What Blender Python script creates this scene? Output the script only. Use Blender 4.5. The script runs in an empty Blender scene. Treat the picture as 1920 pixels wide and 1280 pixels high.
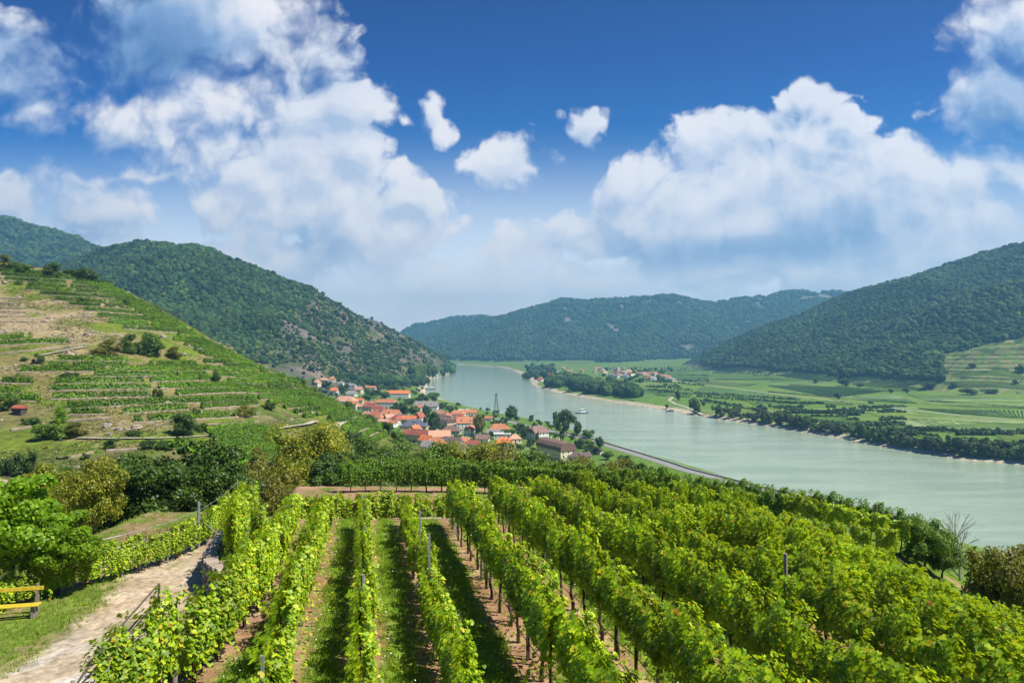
import bpy, math, random
import numpy as np
from math import radians as R
random.seed(7); rng = np.random.default_rng(11)
S = bpy.context.scene; C = S.collection

# ---------------------------------------------------------------- camera, sky, sun, exposure
ZC = 100.0; F = 1280.0; HZ = 650.0
cd = bpy.data.cameras.new('camera'); cam = bpy.data.objects.new('camera', cd); C.objects.link(cam)
cam.location = (0, 0, ZC); cam.rotation_euler = (R(90), 0, 0)
cd.sensor_width = 36; cd.lens = 24.0; cd.shift_y = 10/1920; cd.clip_start = 0.3; cd.clip_end = 60000
S.camera = cam
S.view_settings.view_transform = 'Standard'; S.view_settings.look = 'None'
S.view_settings.exposure = 0.78; S.view_settings.gamma = 1; S.view_settings.use_curve_mapping = False
S.cycles.max_bounces = 6; S.cycles.diffuse_bounces = 2; S.cycles.transmission_bounces = 3
S.cycles.glossy_bounces = 2; S.cycles.transparent_max_bounces = 4; S.cycles.volume_bounces = 0
S.cycles.sample_clamp_indirect = 4
S.cycles.use_denoising = True
SUN_AZ = math.atan2(0.90, -0.36)          # clockwise from +Y
SUN_EL = R(56)
sd = bpy.data.lights.new('sun', 'SUN'); sd.energy = 5.0; sd.angle = R(0.53); sd.color = (1.0, 0.95, 0.86)
sun = bpy.data.objects.new('sun', sd); C.objects.link(sun)
sun.rotation_euler = (R(90)-SUN_EL, 0, math.pi - SUN_AZ)
sun.location = (60, -30, 200)

class NT:                                   # tiny node-tree helper
    def __init__(s, tree): s.t = tree; s.n = tree.nodes; s.l = tree.links
    def new(s, typ, **kw):
        n = s.n.new(typ)
        for k, v in kw.items():
            setattr(n, k, v)
        return n
    def put(s, node, i, v):
        if isinstance(v, bpy.types.NodeSocket): s.l.new(v, node.inputs[i])
        elif v is not None: node.inputs[i].default_value = v
    def m(s, op, a, b=None, c=None, clamp=False):
        n = s.new('ShaderNodeMath', operation=op); n.use_clamp = clamp
        s.put(n, 0, a); s.put(n, 1, b); s.put(n, 2, c); return n.outputs[0]
    def v(s, op, a, b=None):
        n = s.new('ShaderNodeVectorMath', operation=op); s.put(n, 0, a); s.put(n, 1, b)
        return n.outputs['Value'] if op in ('LENGTH', 'DOT_PRODUCT') else n.outputs[0]
    def noise(s, vec, scale, detail=4, rough=.55, dist=0.0, dim='3D'):
        n = s.new('ShaderNodeTexNoise', noise_dimensions=dim); s.put(n, 'Vector', vec)
        n.inputs['Scale'].default_value = scale; n.inputs['Detail'].default_value = detail
        n.inputs['Roughness'].default_value = rough; n.inputs['Distortion'].default_value = dist
        return n
    def ramp(s, fac, stops, interp='LINEAR'):
        n = s.new('ShaderNodeValToRGB'); n.color_ramp.interpolation = interp
        e = n.color_ramp.elements
        while len(e) < len(stops): e.new(0.5)
        for k, (p, c) in enumerate(stops): e[k].position = p; e[k].color = (*c, 1) if len(c) == 3 else c
        s.put(n, 0, fac); return n.outputs[0]
    def rng(s, x, a, b, c=0.0, d=1.0, smooth=True):
        n = s.new('ShaderNodeMapRange', interpolation_type='SMOOTHSTEP' if smooth else 'LINEAR'); n.clamp = True
        for i, q in enumerate((x, a, b, c, d)): s.put(n, i, q)
        return n.outputs[0]
    def mix(s, f, a, b, mode='MIX'):
        n = s.new('ShaderNodeMix', data_type='RGBA', blend_type=mode)
        s.put(n, 0, f); s.put(n, 6, a if not (isinstance(a, tuple) and len(a) == 3) else (*a, 1)); s.put(n, 7, b if not (isinstance(b, tuple) and len(b) == 3) else (*b, 1))
        return n.outputs[2]
    def xyz(s, x, y, z):
        n = s.new('ShaderNodeCombineXYZ'); s.put(n, 0, x); s.put(n, 1, y); s.put(n, 2, z); return n.outputs[0]

def lin(r, g, b):
    f = lambda c: (c/255/12.92) if c <= 10 else ((c/255+.055)/1.055)**2.4
    return (f(r), f(g), f(b))

# clouds live in the sky's own directions (infinitely far), as (azimuth, height) blobs broken up by noise
SKY = 0.085
CL = [  # x, y, rx, ry, weight
 (330,60,180,110,1.1),(455,30,120,95,1.15),(575,110,95,110,.85),(250,215,190,60,.85),(430,205,180,80,.95),(560,215,120,80,.95),
 (310,260,70,50,.8),(655,215,62,60,1.05),(650,300,80,80,1.1),(590,330,110,90,1.0),(600,420,150,90,1.0),(420,385,80,45,1.0),(500,345,80,50,1.0),
 (700,440,140,90,1.0),(560,500,230,70,.9),(790,385,75,38,1.1),(740,345,55,40,.9),(35,222,50,34,.8),(20,385,110,70,.95),(185,405,105,50,.95),(90,450,190,60,.8),
 (0,110,90,110,.62),(250,345,240,16,.5),(805,235,38,42,.75),(727,236,30,20,.5),(1060,240,68,36,.85),(935,308,90,38,.75),(875,483,38,18,.9),
 (950,540,300,80,.75),(1045,425,85,50,.9),(1000,470,90,60,.85),(1105,450,80,50,.85),
 (1195,325,62,55,1.1),(1180,385,80,55,1.05),(1300,300,95,62,1.05),(1360,270,60,45,1.0),(1440,270,90,60,1.05),(1535,195,48,48,1.1),(1500,200,30,32,.9),(1570,215,45,45,1.0),
 (1560,290,130,70,1.05),(1640,245,66,46,1.0),(1450,350,240,90,1.15),(1720,320,90,55,1.0),(1790,345,150,60,1.05),(1890,345,80,50,1.05),
 (1600,420,420,90,1.2),(1250,440,130,70,1.0),(1500,500,460,60,1.0),(1920,60,110,120,1.0),(1900,190,115,110,.95),(1850,120,60,90,.8),
 (1675,190,90,10,.42),(1780,212,32,12,.4),(960,590,900,60,.55),
 (420,290,160,60,.75),(200,140,80,60,.5),(120,180,120,60,.45),(860,560,160,60,.7),(820,430,90,60,.6),(1080,540,200,60,.8),(1330,400,160,80,.9),(1750,470,220,60,.9),(380,470,260,60,.6)]
W = bpy.data.worlds.new('World'); S.world = W; W.use_nodes = True
def build_world():
    t = NT(W.node_tree); t.n.clear()
    out = t.new('ShaderNodeOutputWorld'); bg = t.new('ShaderNodeBackground'); bg.inputs[1].default_value = SKY
    t.l.new(bg.outputs[0], out.inputs[0])
    sky = t.new('ShaderNodeTexSky', sky_type='NISHITA'); sky.sun_disc = False
    sky.sun_elevation = SUN_EL; sky.sun_rotation = SUN_AZ; sky.altitude = 250; sky.air_density = 1.0; sky.dust_density = .6; sky.ozone_density = 2.2
    tc = t.new('ShaderNodeTexCoord'); sp = t.new('ShaderNodeSeparateXYZ'); t.l.new(tc.outputs['Generated'], sp.inputs[0])
    x, y, z = sp.outputs
    yy = t.m('MAXIMUM', y, .12)
    u = t.m('DIVIDE', x, yy); v = t.m('DIVIDE', z, yy)
    p = t.xyz(u, v, 0.0)
    up = t.rng(v, .02, .42)                              # deeper blue higher up
    skyc = t.mix(1.0, sky.outputs[0], t.ramp(t.rng(v, .0, .5, smooth=False), [(0, (.80, .88, .92)), (.3, (.36, .72, .90)), (.55, (.035, .40, .84)), (.85, (.0, .21, .66)), (1, (.0, .17, .58))]), 'MULTIPLY')
    def density(pv, fine):
        w1 = t.noise(pv, 4.2, 1, .5, dim='2D'); w2 = t.noise(pv, 14.0, 2, .55, dim='2D')
        off = t.v('SUBTRACT', w1.outputs['Color'], (.5, .5, .5)); off = t.v('MULTIPLY', off, (.11, .09, 0))
        of2 = t.v('SUBTRACT', w2.outputs['Color'], (.5, .5, .5)); of2 = t.v('MULTIPLY', of2, (.06, .05, 0))
        q = t.v('ADD', t.v('ADD', pv, off), of2)
        acc = None
        for (cx, cy, rx, ry, w) in CL:
            c = ((cx-960)/F, (HZ-cy)/F, 0); s = (F/rx/1.35, F/ry/1.35, 0)
            l = t.v('LENGTH', t.v('MULTIPLY', t.v('SUBTRACT', q, c), s))
            d = t.m('MULTIPLY_ADD', l, -w, w)
            acc = d if acc is None else t.m('SMOOTH_MAX', acc, d, .10)
        n = t.noise(pv, 9.0, 8 if fine else 4, .60, 0, '2D')
        vo = t.new('ShaderNodeTexVoronoi', feature='F1', voronoi_dimensions='2D'); t.put(vo, 'Vector', q); vo.inputs['Scale'].default_value = 22.0; vo.inputs['Detail'].default_value = 2.0 if fine else 1.0
        k = t.m('MULTIPLY_ADD', t.m('SUBTRACT', n.outputs[0], .5), 1.3, acc)
        return t.m('MULTIPLY_ADD', t.m('SUBTRACT', .42, vo.outputs['Distance']), .36, k)
    d0 = density(p, True)
    d1 = density(t.v('ADD', p, (.012, .030, 0)), False)
    big = t.noise(p, 3.3, 3, .5, dim='2D')
    soft = None
    for (cx, cy, rx, ry) in ((230,180,330,230), (1900,160,190,260), (520,120,150,170), (900,560,500,90)):
        l = t.rng(t.v('LENGTH', t.v('MULTIPLY', t.v('SUBTRACT', p, ((cx-960)/F, (HZ-cy)/F, 0)), (F/rx, F/ry, 0))), 1.15, .5)
        soft = l if soft is None else t.m('MAXIMUM', soft, l)
    alpha = t.rng(d0, t.m('MULTIPLY', soft, -.12), t.m('MULTIPLY_ADD', soft, .42, .34))
    light = t.m('SUBTRACT', d0, d1)
    l2 = t.rng(light, -.36, .46, smooth=False)
    thick = t.rng(d0, .25, 1.0)
    k = t.m('MULTIPLY_ADD', l2, .62, t.m('MULTIPLY', t.m('SUBTRACT', big.outputs[0], .40), .95))
    k = t.m('SUBTRACT', k, t.m('MULTIPLY', t.rng(d0, .55, 1.5), .22))
    # the dark belly of the cloud overhead and flat grey bases
    for (cx, cy, rx, ry, a) in ((270,70,260,150,1.1),(1330,480,330,52,.5),(1560,430,200,90,.35),(1900,180,150,200,.95),(600,460,90,90,.35),(30,120,170,150,.5)):
        l = t.v('LENGTH', t.v('MULTIPLY', t.v('SUBTRACT', p, ((cx-960)/F, (HZ-cy)/F, 0)), (F/rx, F/ry, 0)))
        k = t.m('MULTIPLY_ADD', t.rng(l, 1.0, 0.2), -a, k)
    g = 1/SKY
    sc = lambda r, gg, b, m=1.0: tuple(q*g*m*2**-.78 for q in lin(r, gg, b))
    col = t.ramp(t.rng(k, -1.0, 1.0, smooth=False), [(0.0, lin(78,124,182)), (.28, lin(130,166,212)), (.50, lin(178,200,230)), (.66, lin(216,227,243)), (.84, lin(243,247,252)), (1.0, lin(255,255,255))])
    col = t.mix(1.0, col, (g*1.12*2**-.78, g*1.06*2**-.78, g*1.05*2**-.78), 'MULTIPLY')
    low = t.rng(v, .17, .0)
    col = t.mix(t.m('MULTIPLY', low, .75), col, sc(255, 249, 247, 1.5))
    skyc = t.mix(t.m('MULTIPLY', t.rng(v, .33, .0), .9), skyc, sc(255, 250, 248, 1.62))
    fin = t.mix(t.m('MULTIPLY', alpha, .96), skyc, col)
    # below the horizon
    fin = t.mix(t.rng(z, .0, -.03), fin, sc(120, 140, 130, .6))
    t.l.new(fin, bg.inputs[0])
build_world()
W.cycles.sampling_method = 'MANUAL'; W.cycles.sample_map_resolution = 128

# ---------------------------------------------------------------- helpers
def tag(o, label=None, cat=None, group=None, kind=None):
    if label: o['label'] = label
    if cat: o['category'] = cat
    if group: o['group'] = group
    if kind: o['kind'] = kind
    return o
def link(name, data, parent=None, loc=None, rz=None):
    o = bpy.data.objects.new(name, data); C.objects.link(o)
    if parent is not None: o.parent = parent
    if loc is not None: o.location = loc
    if rz is not None: o.rotation_euler = (0, 0, rz)
    return o
def empty(name, loc=(0, 0, 0), rz=0.0, label=None, cat=None, group=None):
    o = link(name, None, None, loc, rz); o.empty_display_size = .3
    return tag(o, label, cat, group)
def copy_tree(o, parent=None):
    c = o.copy(); C.objects.link(c); c.parent = parent
    for ch in o.children: copy_tree(ch, c)
    return c
class MB:                                   # gathers polygons, builds one mesh
    def __init__(s): s.v = []; s.f = []; s.mi = []; s.n = 0
    def add(s, V, Fc, mi=0):
        V = np.asarray(V, float).reshape(-1, 3)
        s.v.append(V)
        for f in Fc: s.f.append([int(i)+s.n for i in f]); s.mi.append(mi)
        s.n += len(V); return s
    def box(s, c, d, rz=0.0, mi=0, taper=1.0):
        x, y, z = [q/2 for q in d]
        V = np.array([(-x,-y,-z),(x,-y,-z),(x,y,-z),(-x,y,-z),(-x*taper,-y*taper,z),(x*taper,-y*taper,z),(x*taper,y*taper,z),(-x*taper,y*taper,z)])
        cs, sn = math.cos(rz), math.sin(rz); V = V @ np.array([[cs, sn, 0], [-sn, cs, 0], [0, 0, 1]])
        return s.add(V+np.array(c), [(0,3,2,1),(4,5,6,7),(0,1,5,4),(1,2,6,5),(2,3,7,6),(3,0,4,7)], mi)
    def tube(s, pts, rad, n=6, mi=0, cap=True):
        P = np.array(pts, float); k = len(P)
        if np.isscalar(rad): rad = [rad]*k
        V = []
        for i in range(k):
            d = P[min(i+1, k-1)]-P[max(i-1, 0)]; d = d/(np.linalg.norm(d)+1e-9)
            a = np.cross(d, (0, 0, 1) if abs(d[2]) < .9 else (1, 0, 0)); a /= np.linalg.norm(a); b = np.cross(d, a)
            for j in range(n):
                t = 2*math.pi*j/n; V.append(P[i]+rad[i]*(math.cos(t)*a+math.sin(t)*b))
        Fc = [(i*n+j, i*n+(j+1) % n, (i+1)*n+(j+1) % n, (i+1)*n+j) for i in range(k-1) for j in range(n)]
        if cap: Fc += [tuple(range(n))[::-1], tuple((k-1)*n+j for j in range(n))]
        return s.add(V, Fc, mi)
    def build(s, name, mats, parent=None, smooth=False, loc=None):
        me = bpy.data.meshes.new(name); V = np.concatenate(s.v) if s.v else np.zeros((0, 3))
        me.from_pydata(V.tolist(), [], s.f); me.update()
        for m_ in (mats if isinstance(mats, (list, tuple)) else [mats]): me.materials.append(m_)
        me.polygons.foreach_set('material_index', s.mi)
        if smooth: me.polygons.foreach_set('use_smooth', [True]*len(s.f))
        return link(name, me, parent, loc)
def fastmesh(name, V, Fq, mat=None, smooth=False, col=None, attrs=None):
    V = np.ascontiguousarray(V, np.float32); Fq = np.ascontiguousarray(Fq, np.int32); k = Fq.shape[1]
    me = bpy.data.meshes.new(name); me.vertices.add(len(V)); me.vertices.foreach_set('co', V.ravel())
    me.loops.add(Fq.size); me.loops.foreach_set('vertex_index', Fq.ravel())
    me.polygons.add(len(Fq)); me.polygons.foreach_set('loop_start', np.arange(0, Fq.size, k, dtype=np.int32))
    me.polygons.foreach_set('loop_total', np.full(len(Fq), k, np.int32))
    if smooth: me.polygons.foreach_set('use_smooth', np.ones(len(Fq), bool))
    me.update(calc_edges=True)
    if col is not None:
        a = me.color_attributes.new('tint', 'FLOAT_COLOR', 'POINT')
        a.data.foreach_set('color', np.ascontiguousarray(np.c_[col, np.ones(len(col))], np.float32).ravel())
    for an, av in (attrs or {}).items():
        a = me.attributes.new(an, 'FLOAT', 'POINT'); a.data.foreach_set('value', np.ascontiguousarray(av, np.float32))
    if mat: me.materials.append(mat)
    return me

# ---------------------------------------------------------------- materials
MATS = {}
def newmat(name):
    m = bpy.data.materials.new(name); m.use_nodes = True; t = NT(m.node_tree); t.n.clear()
    o = t.new('ShaderNodeOutputMaterial'); b = t.new('ShaderNodeBsdfPrincipled'); t.l.new(b.outputs[0], o.inputs[0])
    MATS[name] = m; return m, t, b, o
def plain(name, col, rough=.8, var=.25, scale=3.0, bump=0.0, spec=.3, metal=0.0, rand=0.0, detail=4):
    m, t, b, o = newmat(name)
    tc = t.new('ShaderNodeTexCoord'); n = t.noise(tc.outputs['Object'], scale, detail, .6)
    f = t.rng(n.outputs[0], .25, .75, 1-var, 1+var, False)
    if rand:
        oi = t.new('ShaderNodeObjectInfo'); f = t.m('MULTIPLY', f, t.rng(oi.outputs['Random'], 0, 1, 1-rand, 1+rand, False))
    cc = t.mix(1.0, (*col, 1), t.xyz(f, f, f), 'MULTIPLY')
    t.l.new(cc, b.inputs['Base Color']); b.inputs['Roughness'].default_value = rough; b.inputs['Metallic'].default_value = metal
    b.inputs['Specular IOR Level'].default_value = spec
    if bump:
        bn = t.new('ShaderNodeBump'); bn.inputs['Strength'].default_value = bump; t.l.new(n.outputs[0], bn.inputs['Height']); t.l.new(bn.outputs[0], b.inputs['Normal'])
    return m
def leafmat(name, stops, trans=.35, tcol=(.30, .42, .03), rand=.2, rough=.5, spec=.35, big=0.0, bigscale=.1, hue=None):
    """leaf colour varies leaf by leaf (mesh islands), plant by plant and over the stand"""
    m, t, b, o = newmat(name)
    g = t.new('ShaderNodeNewGeometry'); oi = t.new('ShaderNodeObjectInfo')
    c = t.ramp(g.outputs['Random Per Island'], stops)
    f = t.rng(oi.outputs['Random'], 0, 1, 1-rand, 1+rand, False)
    if big:
        n = t.noise(g.outputs['Position'], bigscale, 3, .6); f = t.m('MULTIPLY', f, t.rng(n.outputs[0], .3, .7, 1-big, 1+big, False))
    c = t.mix(1.0, c, t.xyz(f, f, t.m('MULTIPLY', f, .9)), 'MULTIPLY')
    if hue: c = t.mix(1.0, c, t.ramp(t.m('FRACT', t.m('MULTIPLY', oi.outputs['Random'], 7.31)), hue), 'MULTIPLY')
    t.l.new(c, b.inputs['Base Color']); b.inputs['Roughness'].default_value = rough; b.inputs['Specular IOR Level'].default_value = spec
    if trans:
        tr = t.new('ShaderNodeBsdfTranslucent'); t.l.new(t.mix(1.0, (*tcol, 1), t.xyz(f, f, f), 'MULTIPLY'), tr.inputs[0])
        mx = t.new('ShaderNodeMixShader'); mx.inputs[0].default_value = trans
        t.l.new(b.outputs[0], mx.inputs[1]); t.l.new(tr.outputs[0], mx.inputs[2]); t.l.new(mx.outputs[0], o.inputs[0])
    return m
M_vine = leafmat('vine_leaves', [(0, (.07,.15,.004)), (.35, (.15,.28,.005)), (.75, (.32,.45,.008)), (.955, (.48,.55,.02)), (.985, (.50,.38,.02)), (1, (.36,.14,.02))], .30, (.64,.76,.01), .22)
M_vine_dark = leafmat('shaded_vine_leaves', [(0, (.045,.11,.005)), (.5, (.09,.19,.008)), (1, (.18,.31,.012))], .30, (.24,.36,.02), .2)  # darker copy of the vine leaves, the far row's shade put into its colour
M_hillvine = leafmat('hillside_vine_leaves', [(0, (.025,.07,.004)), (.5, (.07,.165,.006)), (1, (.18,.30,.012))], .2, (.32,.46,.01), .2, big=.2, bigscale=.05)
M_darkleaf = leafmat('dark_tree_leaves', [(0, (.02,.05,.006)), (.5, (.045,.095,.010)), (1, (.10,.17,.018))], .22, (.14,.22,.01), .2)
M_midleaf = leafmat('mid_green_leaves', [(0, (.04,.09,.008)), (.5, (.08,.15,.012)), (1, (.15,.23,.02))], .25, (.20,.30,.02), .3)
M_limeleaf = leafmat('lime_tree_leaves', [(0, (.06,.14,.006)), (.5, (.14,.27,.008)), (1, (.28,.42,.02))], .42, (.42,.60,.02), .1)
M_yellow = leafmat('yellowing_leaves', [(0, (.08,.12,.010)), (.45, (.16,.20,.015)), (.8, (.30,.30,.025)), (1, (.46,.38,.05))], .36, (.42,.44,.02), .15)
M_brownleaf = leafmat('olive_brown_leaves', [(0, (.07,.08,.010)), (.5, (.14,.15,.015)), (1, (.27,.25,.04))], .3, (.28,.29,.02), .2)
M_forest = leafmat('forest_leaves', [(0, (.016,.040,.014)), (.5, (.028,.062,.018)), (1, (.055,.092,.020))], 0, hue=[(0, (.75,.85,1.0)), (.6, (1, 1, 1)), (.85, (1.5, 1.25, .9)), (1, (2.1, 1.5, .8))], rand=.45, rough=.8, spec=.1, big=.45, bigscale=.012)
M_willow = leafmat('riverbank_leaves', [(0, (.03,.06,.014)), (.5, (.06,.105,.024)), (1, (.12,.17,.035))], .12, (.12,.16,.03), .35)
M_orchard = leafmat('orchard_leaves', [(0, (.02,.045,.012)), (.5, (.04,.08,.02)), (1, (.07,.12,.025))], .1, (.10,.16,.03), .3)
M_field = leafmat('field_vine_leaves', [(0, (.035,.085,.012)), (.5, (.055,.12,.016)), (1, (.085,.16,.02))], .1, (.15,.24,.02), 0, big=.25, bigscale=.02)
M_grass = leafmat('grass_blades', [(0, (.07,.14,.006)), (.5, (.14,.24,.010)), (.9, (.22,.32,.02)), (1, (.38,.34,.08))], .4, (.40,.52,.02), .25)
M_bark = plain('bark', (.10,.075,.055), .95, .4, 14, .6, .1)
M_vinebark = plain('vine_bark', (.060,.042,.032), .95, .4, 20, .6, .1)
M_wood = plain('weathered_wood', (.24,.20,.16), .85, .35, 12, .4, .2)
M_darkwood = plain('dark_wood', (.085,.07,.06), .8, .3, 14, .3, .2)
M_steel = plain('galvanised_steel', (.42,.45,.48), .45, .12, 8, 0, .5, .6)
M_hose = plain('black_hose', (.02,.02,.02), .5, .1, 5)
M_ybench = plain('yellow_paint', (.60,.45,.03), .6, .35, 9, .1, .5)
M_stone = plain('dry_stone', (.33,.27,.20), .9, .45, 1.6, .5, .2, detail=6)
M_terrace = plain('terrace_stone', (.25,.20,.14), .95, .5, .9, .5, .1, detail=6)
M_rock = plain('rock', (.27,.23,.19), .9, .4, .6, .6, .2, detail=8)
M_asph = plain('asphalt', (.22,.215,.20), .9, .12, .3)
M_track = plain('pale_track', (.42,.38,.30), .95, .18, .3)
M_conc = plain('pale_concrete', (.50,.46,.38), .85, .15, .4)
M_iron = plain('green_grey_iron', (.10,.15,.12), .6, .2, 1)
M_hull = plain('dark_hull', (.03,.035,.05), .4, .1, 1, 0, .5)
M_white = plain('white_paint', (.78,.78,.76), .5, .05, 1, 0, .4)
M_glass = plain('window_glass', (.03,.04,.05), .12, .2, .5, 0, .6)
M_skylight = plain('skylight_glass', (.45,.50,.58), .2, .2, .8, 0, .6)
def terrain_mat(name, fine, scale2, bump, contrast=.35, rough=.95):
    m, t, b, o = newmat(name)
    a = t.new('ShaderNodeAttribute', attribute_name='tint'); g = t.new('ShaderNodeNewGeometry')
    n = t.noise(g.outputs['Position'], fine, 7, .65); n2 = t.noise(g.outputs['Position'], scale2, 5, .6)
    f = t.m('MULTIPLY', t.rng(n.outputs[0], .3, .7, 1-contrast, 1+contrast, False), t.rng(n2.outputs[0], .3, .7, .8, 1.2, False))
    c = t.mix(1.0, a.outputs['Color'], t.xyz(f, f, f), 'MULTIPLY'); t.l.new(c, b.inputs['Base Color'])
    b.inputs['Roughness'].default_value = rough; b.inputs['Specular IOR Level'].default_value = .1
    bn = t.new('ShaderNodeBump'); bn.inputs['Strength'].default_value = .8; bn.inputs['Distance'].default_value = bump
    t.l.new(n.outputs[0], bn.inputs['Height']); t.l.new(bn.outputs[0], b.inputs['Normal'])
    return m
M_ground = terrain_mat('vineyard_soil', 4.5, .5, .05, .45)
M_hill = terrain_mat('hillside_ground', .5, .08, .5, .45)
M_mount = terrain_mat('mountain_ground', .03, .006, 6, .35)
def water_mat():
    m, t, b, o = newmat('river_water')
    g = t.new('ShaderNodeNewGeometry'); mp = t.new('ShaderNodeMapping'); mp.inputs['Rotation'].default_value = (0, 0, R(8)); mp.inputs['Scale'].default_value = (.30, 1, 1)
    t.l.new(g.outputs['Position'], mp.inputs[0])
    n = t.noise(mp.outputs[0], .035, 6, .65, .3)
    c = t.mix(t.rng(n.outputs[0], .35, .65), (.255, .335, .225), (.33, .41, .285)); t.l.new(c, b.inputs['Base Color'])
    b.inputs['Roughness'].default_value = .07; b.inputs['IOR'].default_value = 1.33; b.inputs['Specular IOR Level'].default_value = .5
    w = t.noise(g.outputs['Position'], .8, 4, .65); w2 = t.noise(mp.outputs[0], .30, 5, .65, .3)
    h = t.m('MULTIPLY_ADD', w2.outputs[0], .9, t.m('MULTIPLY', w.outputs[0], .75))
    bn = t.new('ShaderNodeBump'); bn.inputs['Strength'].default_value = .55; bn.inputs['Distance'].default_value = .5
    t.l.new(h, bn.inputs['Height']); t.l.new(bn.outputs[0], b.inputs['Normal'])
water_mat(); M_water = MATS['river_water']

# ---------------------------------------------------------------- terrain function
def P(x, y, Y): return ((x-960)/F*Y, Y, ZC-(y-HZ)/F*Y)
def _h(ix, iy, seed):
    n = (ix.astype(np.int64)*374761393 + iy.astype(np.int64)*668265263 + seed*69069) & 0xffffffff
    n = ((n ^ (n >> 13))*1274126177) & 0xffffffff
    return ((n ^ (n >> 16)) & 0xffff)/65535.0
def vnoise(x, y, seed=0):
    ix = np.floor(x); iy = np.floor(y); fx = x-ix; fy = y-iy; fx = fx*fx*(3-2*fx); fy = fy*fy*(3-2*fy)
    a = _h(ix, iy, seed); b = _h(ix+1, iy, seed); c = _h(ix, iy+1, seed); d = _h(ix+1, iy+1, seed)
    return a+(b-a)*fx+(c-a)*fy+(a-b-c+d)*fx*fy
def fbm(x, y, scale, octv=4, seed=0, ridged=False):
    s = 0; a = .5; x = x/scale; y = y/scale
    for o in range(octv):
        n = vnoise(x, y, seed+o*17)
        if ridged: n = 1-abs(2*n-1)
        s = s+a*n; x = x*2.03+11.3; y = y*2.03+5.7; a *= .5
    return s/(1-.5**octv)
def sstep(x, a, b):
    t = np.clip((x-a)/(b-a), 0, 1); return t*t*(3-2*t)
# river banks (water line z = 0), world metres
def W0(x, y): Y = 100*F/(y-HZ); return ((x-960)/F*Y, Y)
near_bank = [(420,-300),(330,60),(262,250),(200,400)]+[W0(*q) for q in ((1275,872),(1200,852),(1120,825),(1060,805),(1000,790),(930,777),(865,762),(815,745),(797,738),(801,724),(803,712),(845,700),(852,692),(851,687.5))]+[(-420,3600),(-900,4000),(-1800,4300)]
far_bank = [(620,-300),(540,200),(436+36,480)]+[W0(*q) for q in ((1920,872),(1800,861),(1700,846),(1560,819),(1440,799),(1330,783),(1250,769),(1160,755),(1100,746),(1045,736),(1000,723),(994,712),(978,702),(962,694),(944,688.5))]+[(-300,3900),(-900,4330),(-1800,4700)]
def polydist(X, Y, pts):                    # signed: positive on the right of the line direction
    best = np.full(X.shape, 1e9); sgn = np.ones(X.shape)
    for (ax, ay), (bx, by) in zip(pts[:-1], pts[1:]):
        dx, dy = bx-ax, by-ay; L2 = dx*dx+dy*dy
        t = np.clip(((X-ax)*dx+(Y-ay)*dy)/L2, 0, 1); ex = X-(ax+t*dx); ey = Y-(ay+t*dy); d = np.hypot(ex, ey)
        s = np.sign((X-ax)*(-dy)+(Y-ay)*dx); k = d < best
        best = np.where(k, d, best); sgn = np.where(k, s, sgn)
    return best*-sgn
# control points of the near valley side: (px, py, depth) read off the slope, then free world points
cps = [P(*q) for q in ((0,505,450),(0,562,352),(0,610,300),(0,675,250),(0,773,200),(0,861,165),(0,930,130),
 (-300,440,480),(-300,560,330),(-300,700,230),(-300,860,160),(-700,400,480),(-700,600,300),(-700,850,160),
 (200,530,410),(200,600,315),(200,675,255),(200,770,205),(200,850,170),(200,905,120),
 (100,508,432),(300,580,395),(300,640,310),(400,640,380),(400,690,300),(400,745,245),(400,800,200),(400,850,165),(400,900,125),
 (500,690,365),(500,740,290),(500,790,235),(500,850,180),(500,880,150),(600,738,350),(600,780,280),(600,820,230),(600,860,190),
 (700,788,330),(700,812,280),(700,838,240),(700,868,200),(748,824,300))]
cps += [(-330,640,100),(-250,530,85),(-160,500,45),(-100,450,25),(-60,420,14),(-12,380,22),(-10,300,44),(-8,240,55),(-430,700,90),
 (0,100,74),(0,150,62),(0,350,18),(0,440,6),(50,100,62),(50,200,40),(60,300,20),(70,400,7),(100,100,46),(100,200,24),(150,100,30),(200,80,14),(250,60,5),(120,300,7),(180,200,6),
 (-30,100,76),(-60,110,76),(-100,120,76),(-22,150,67),(-40,210,66),(-30,62,83),(-60,60,80),(-100,60,80),(-40,30,86),(-60,0,86),(-100,0,90),(-25,50,86),(0,62,85),(25,55,84),(40,40,76),(60,60,62),(80,20,56),(120,20,36),(180,0,16)]
cps = np.array(cps); CX = cps[:, :2]/100; CZ = cps[:, 2]
def _phi(r2): return np.where(r2 > 1e-12, .5*r2*np.log(np.maximum(r2, 1e-12)), 0)
n_ = len(cps); A = np.zeros((n_+3, n_+3)); D2 = ((CX[:, None]-CX[None])**2).sum(-1); A[:n_, :n_] = _phi(D2)+np.eye(n_)*.02
A[:n_, n_:] = np.c_[np.ones(n_), CX]; A[n_:, :n_] = A[:n_, n_:].T; TW = np.linalg.solve(A, np.r_[CZ, 0, 0, 0])
def tps(X, Y):
    x = X/100; y = Y/100; s = TW[n_]+TW[n_+1]*x+TW[n_+2]*y
    for i in range(n_): s = s+TW[i]*_phi((x-CX[i, 0])**2+(y-CX[i, 1])**2)
    return s
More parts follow.
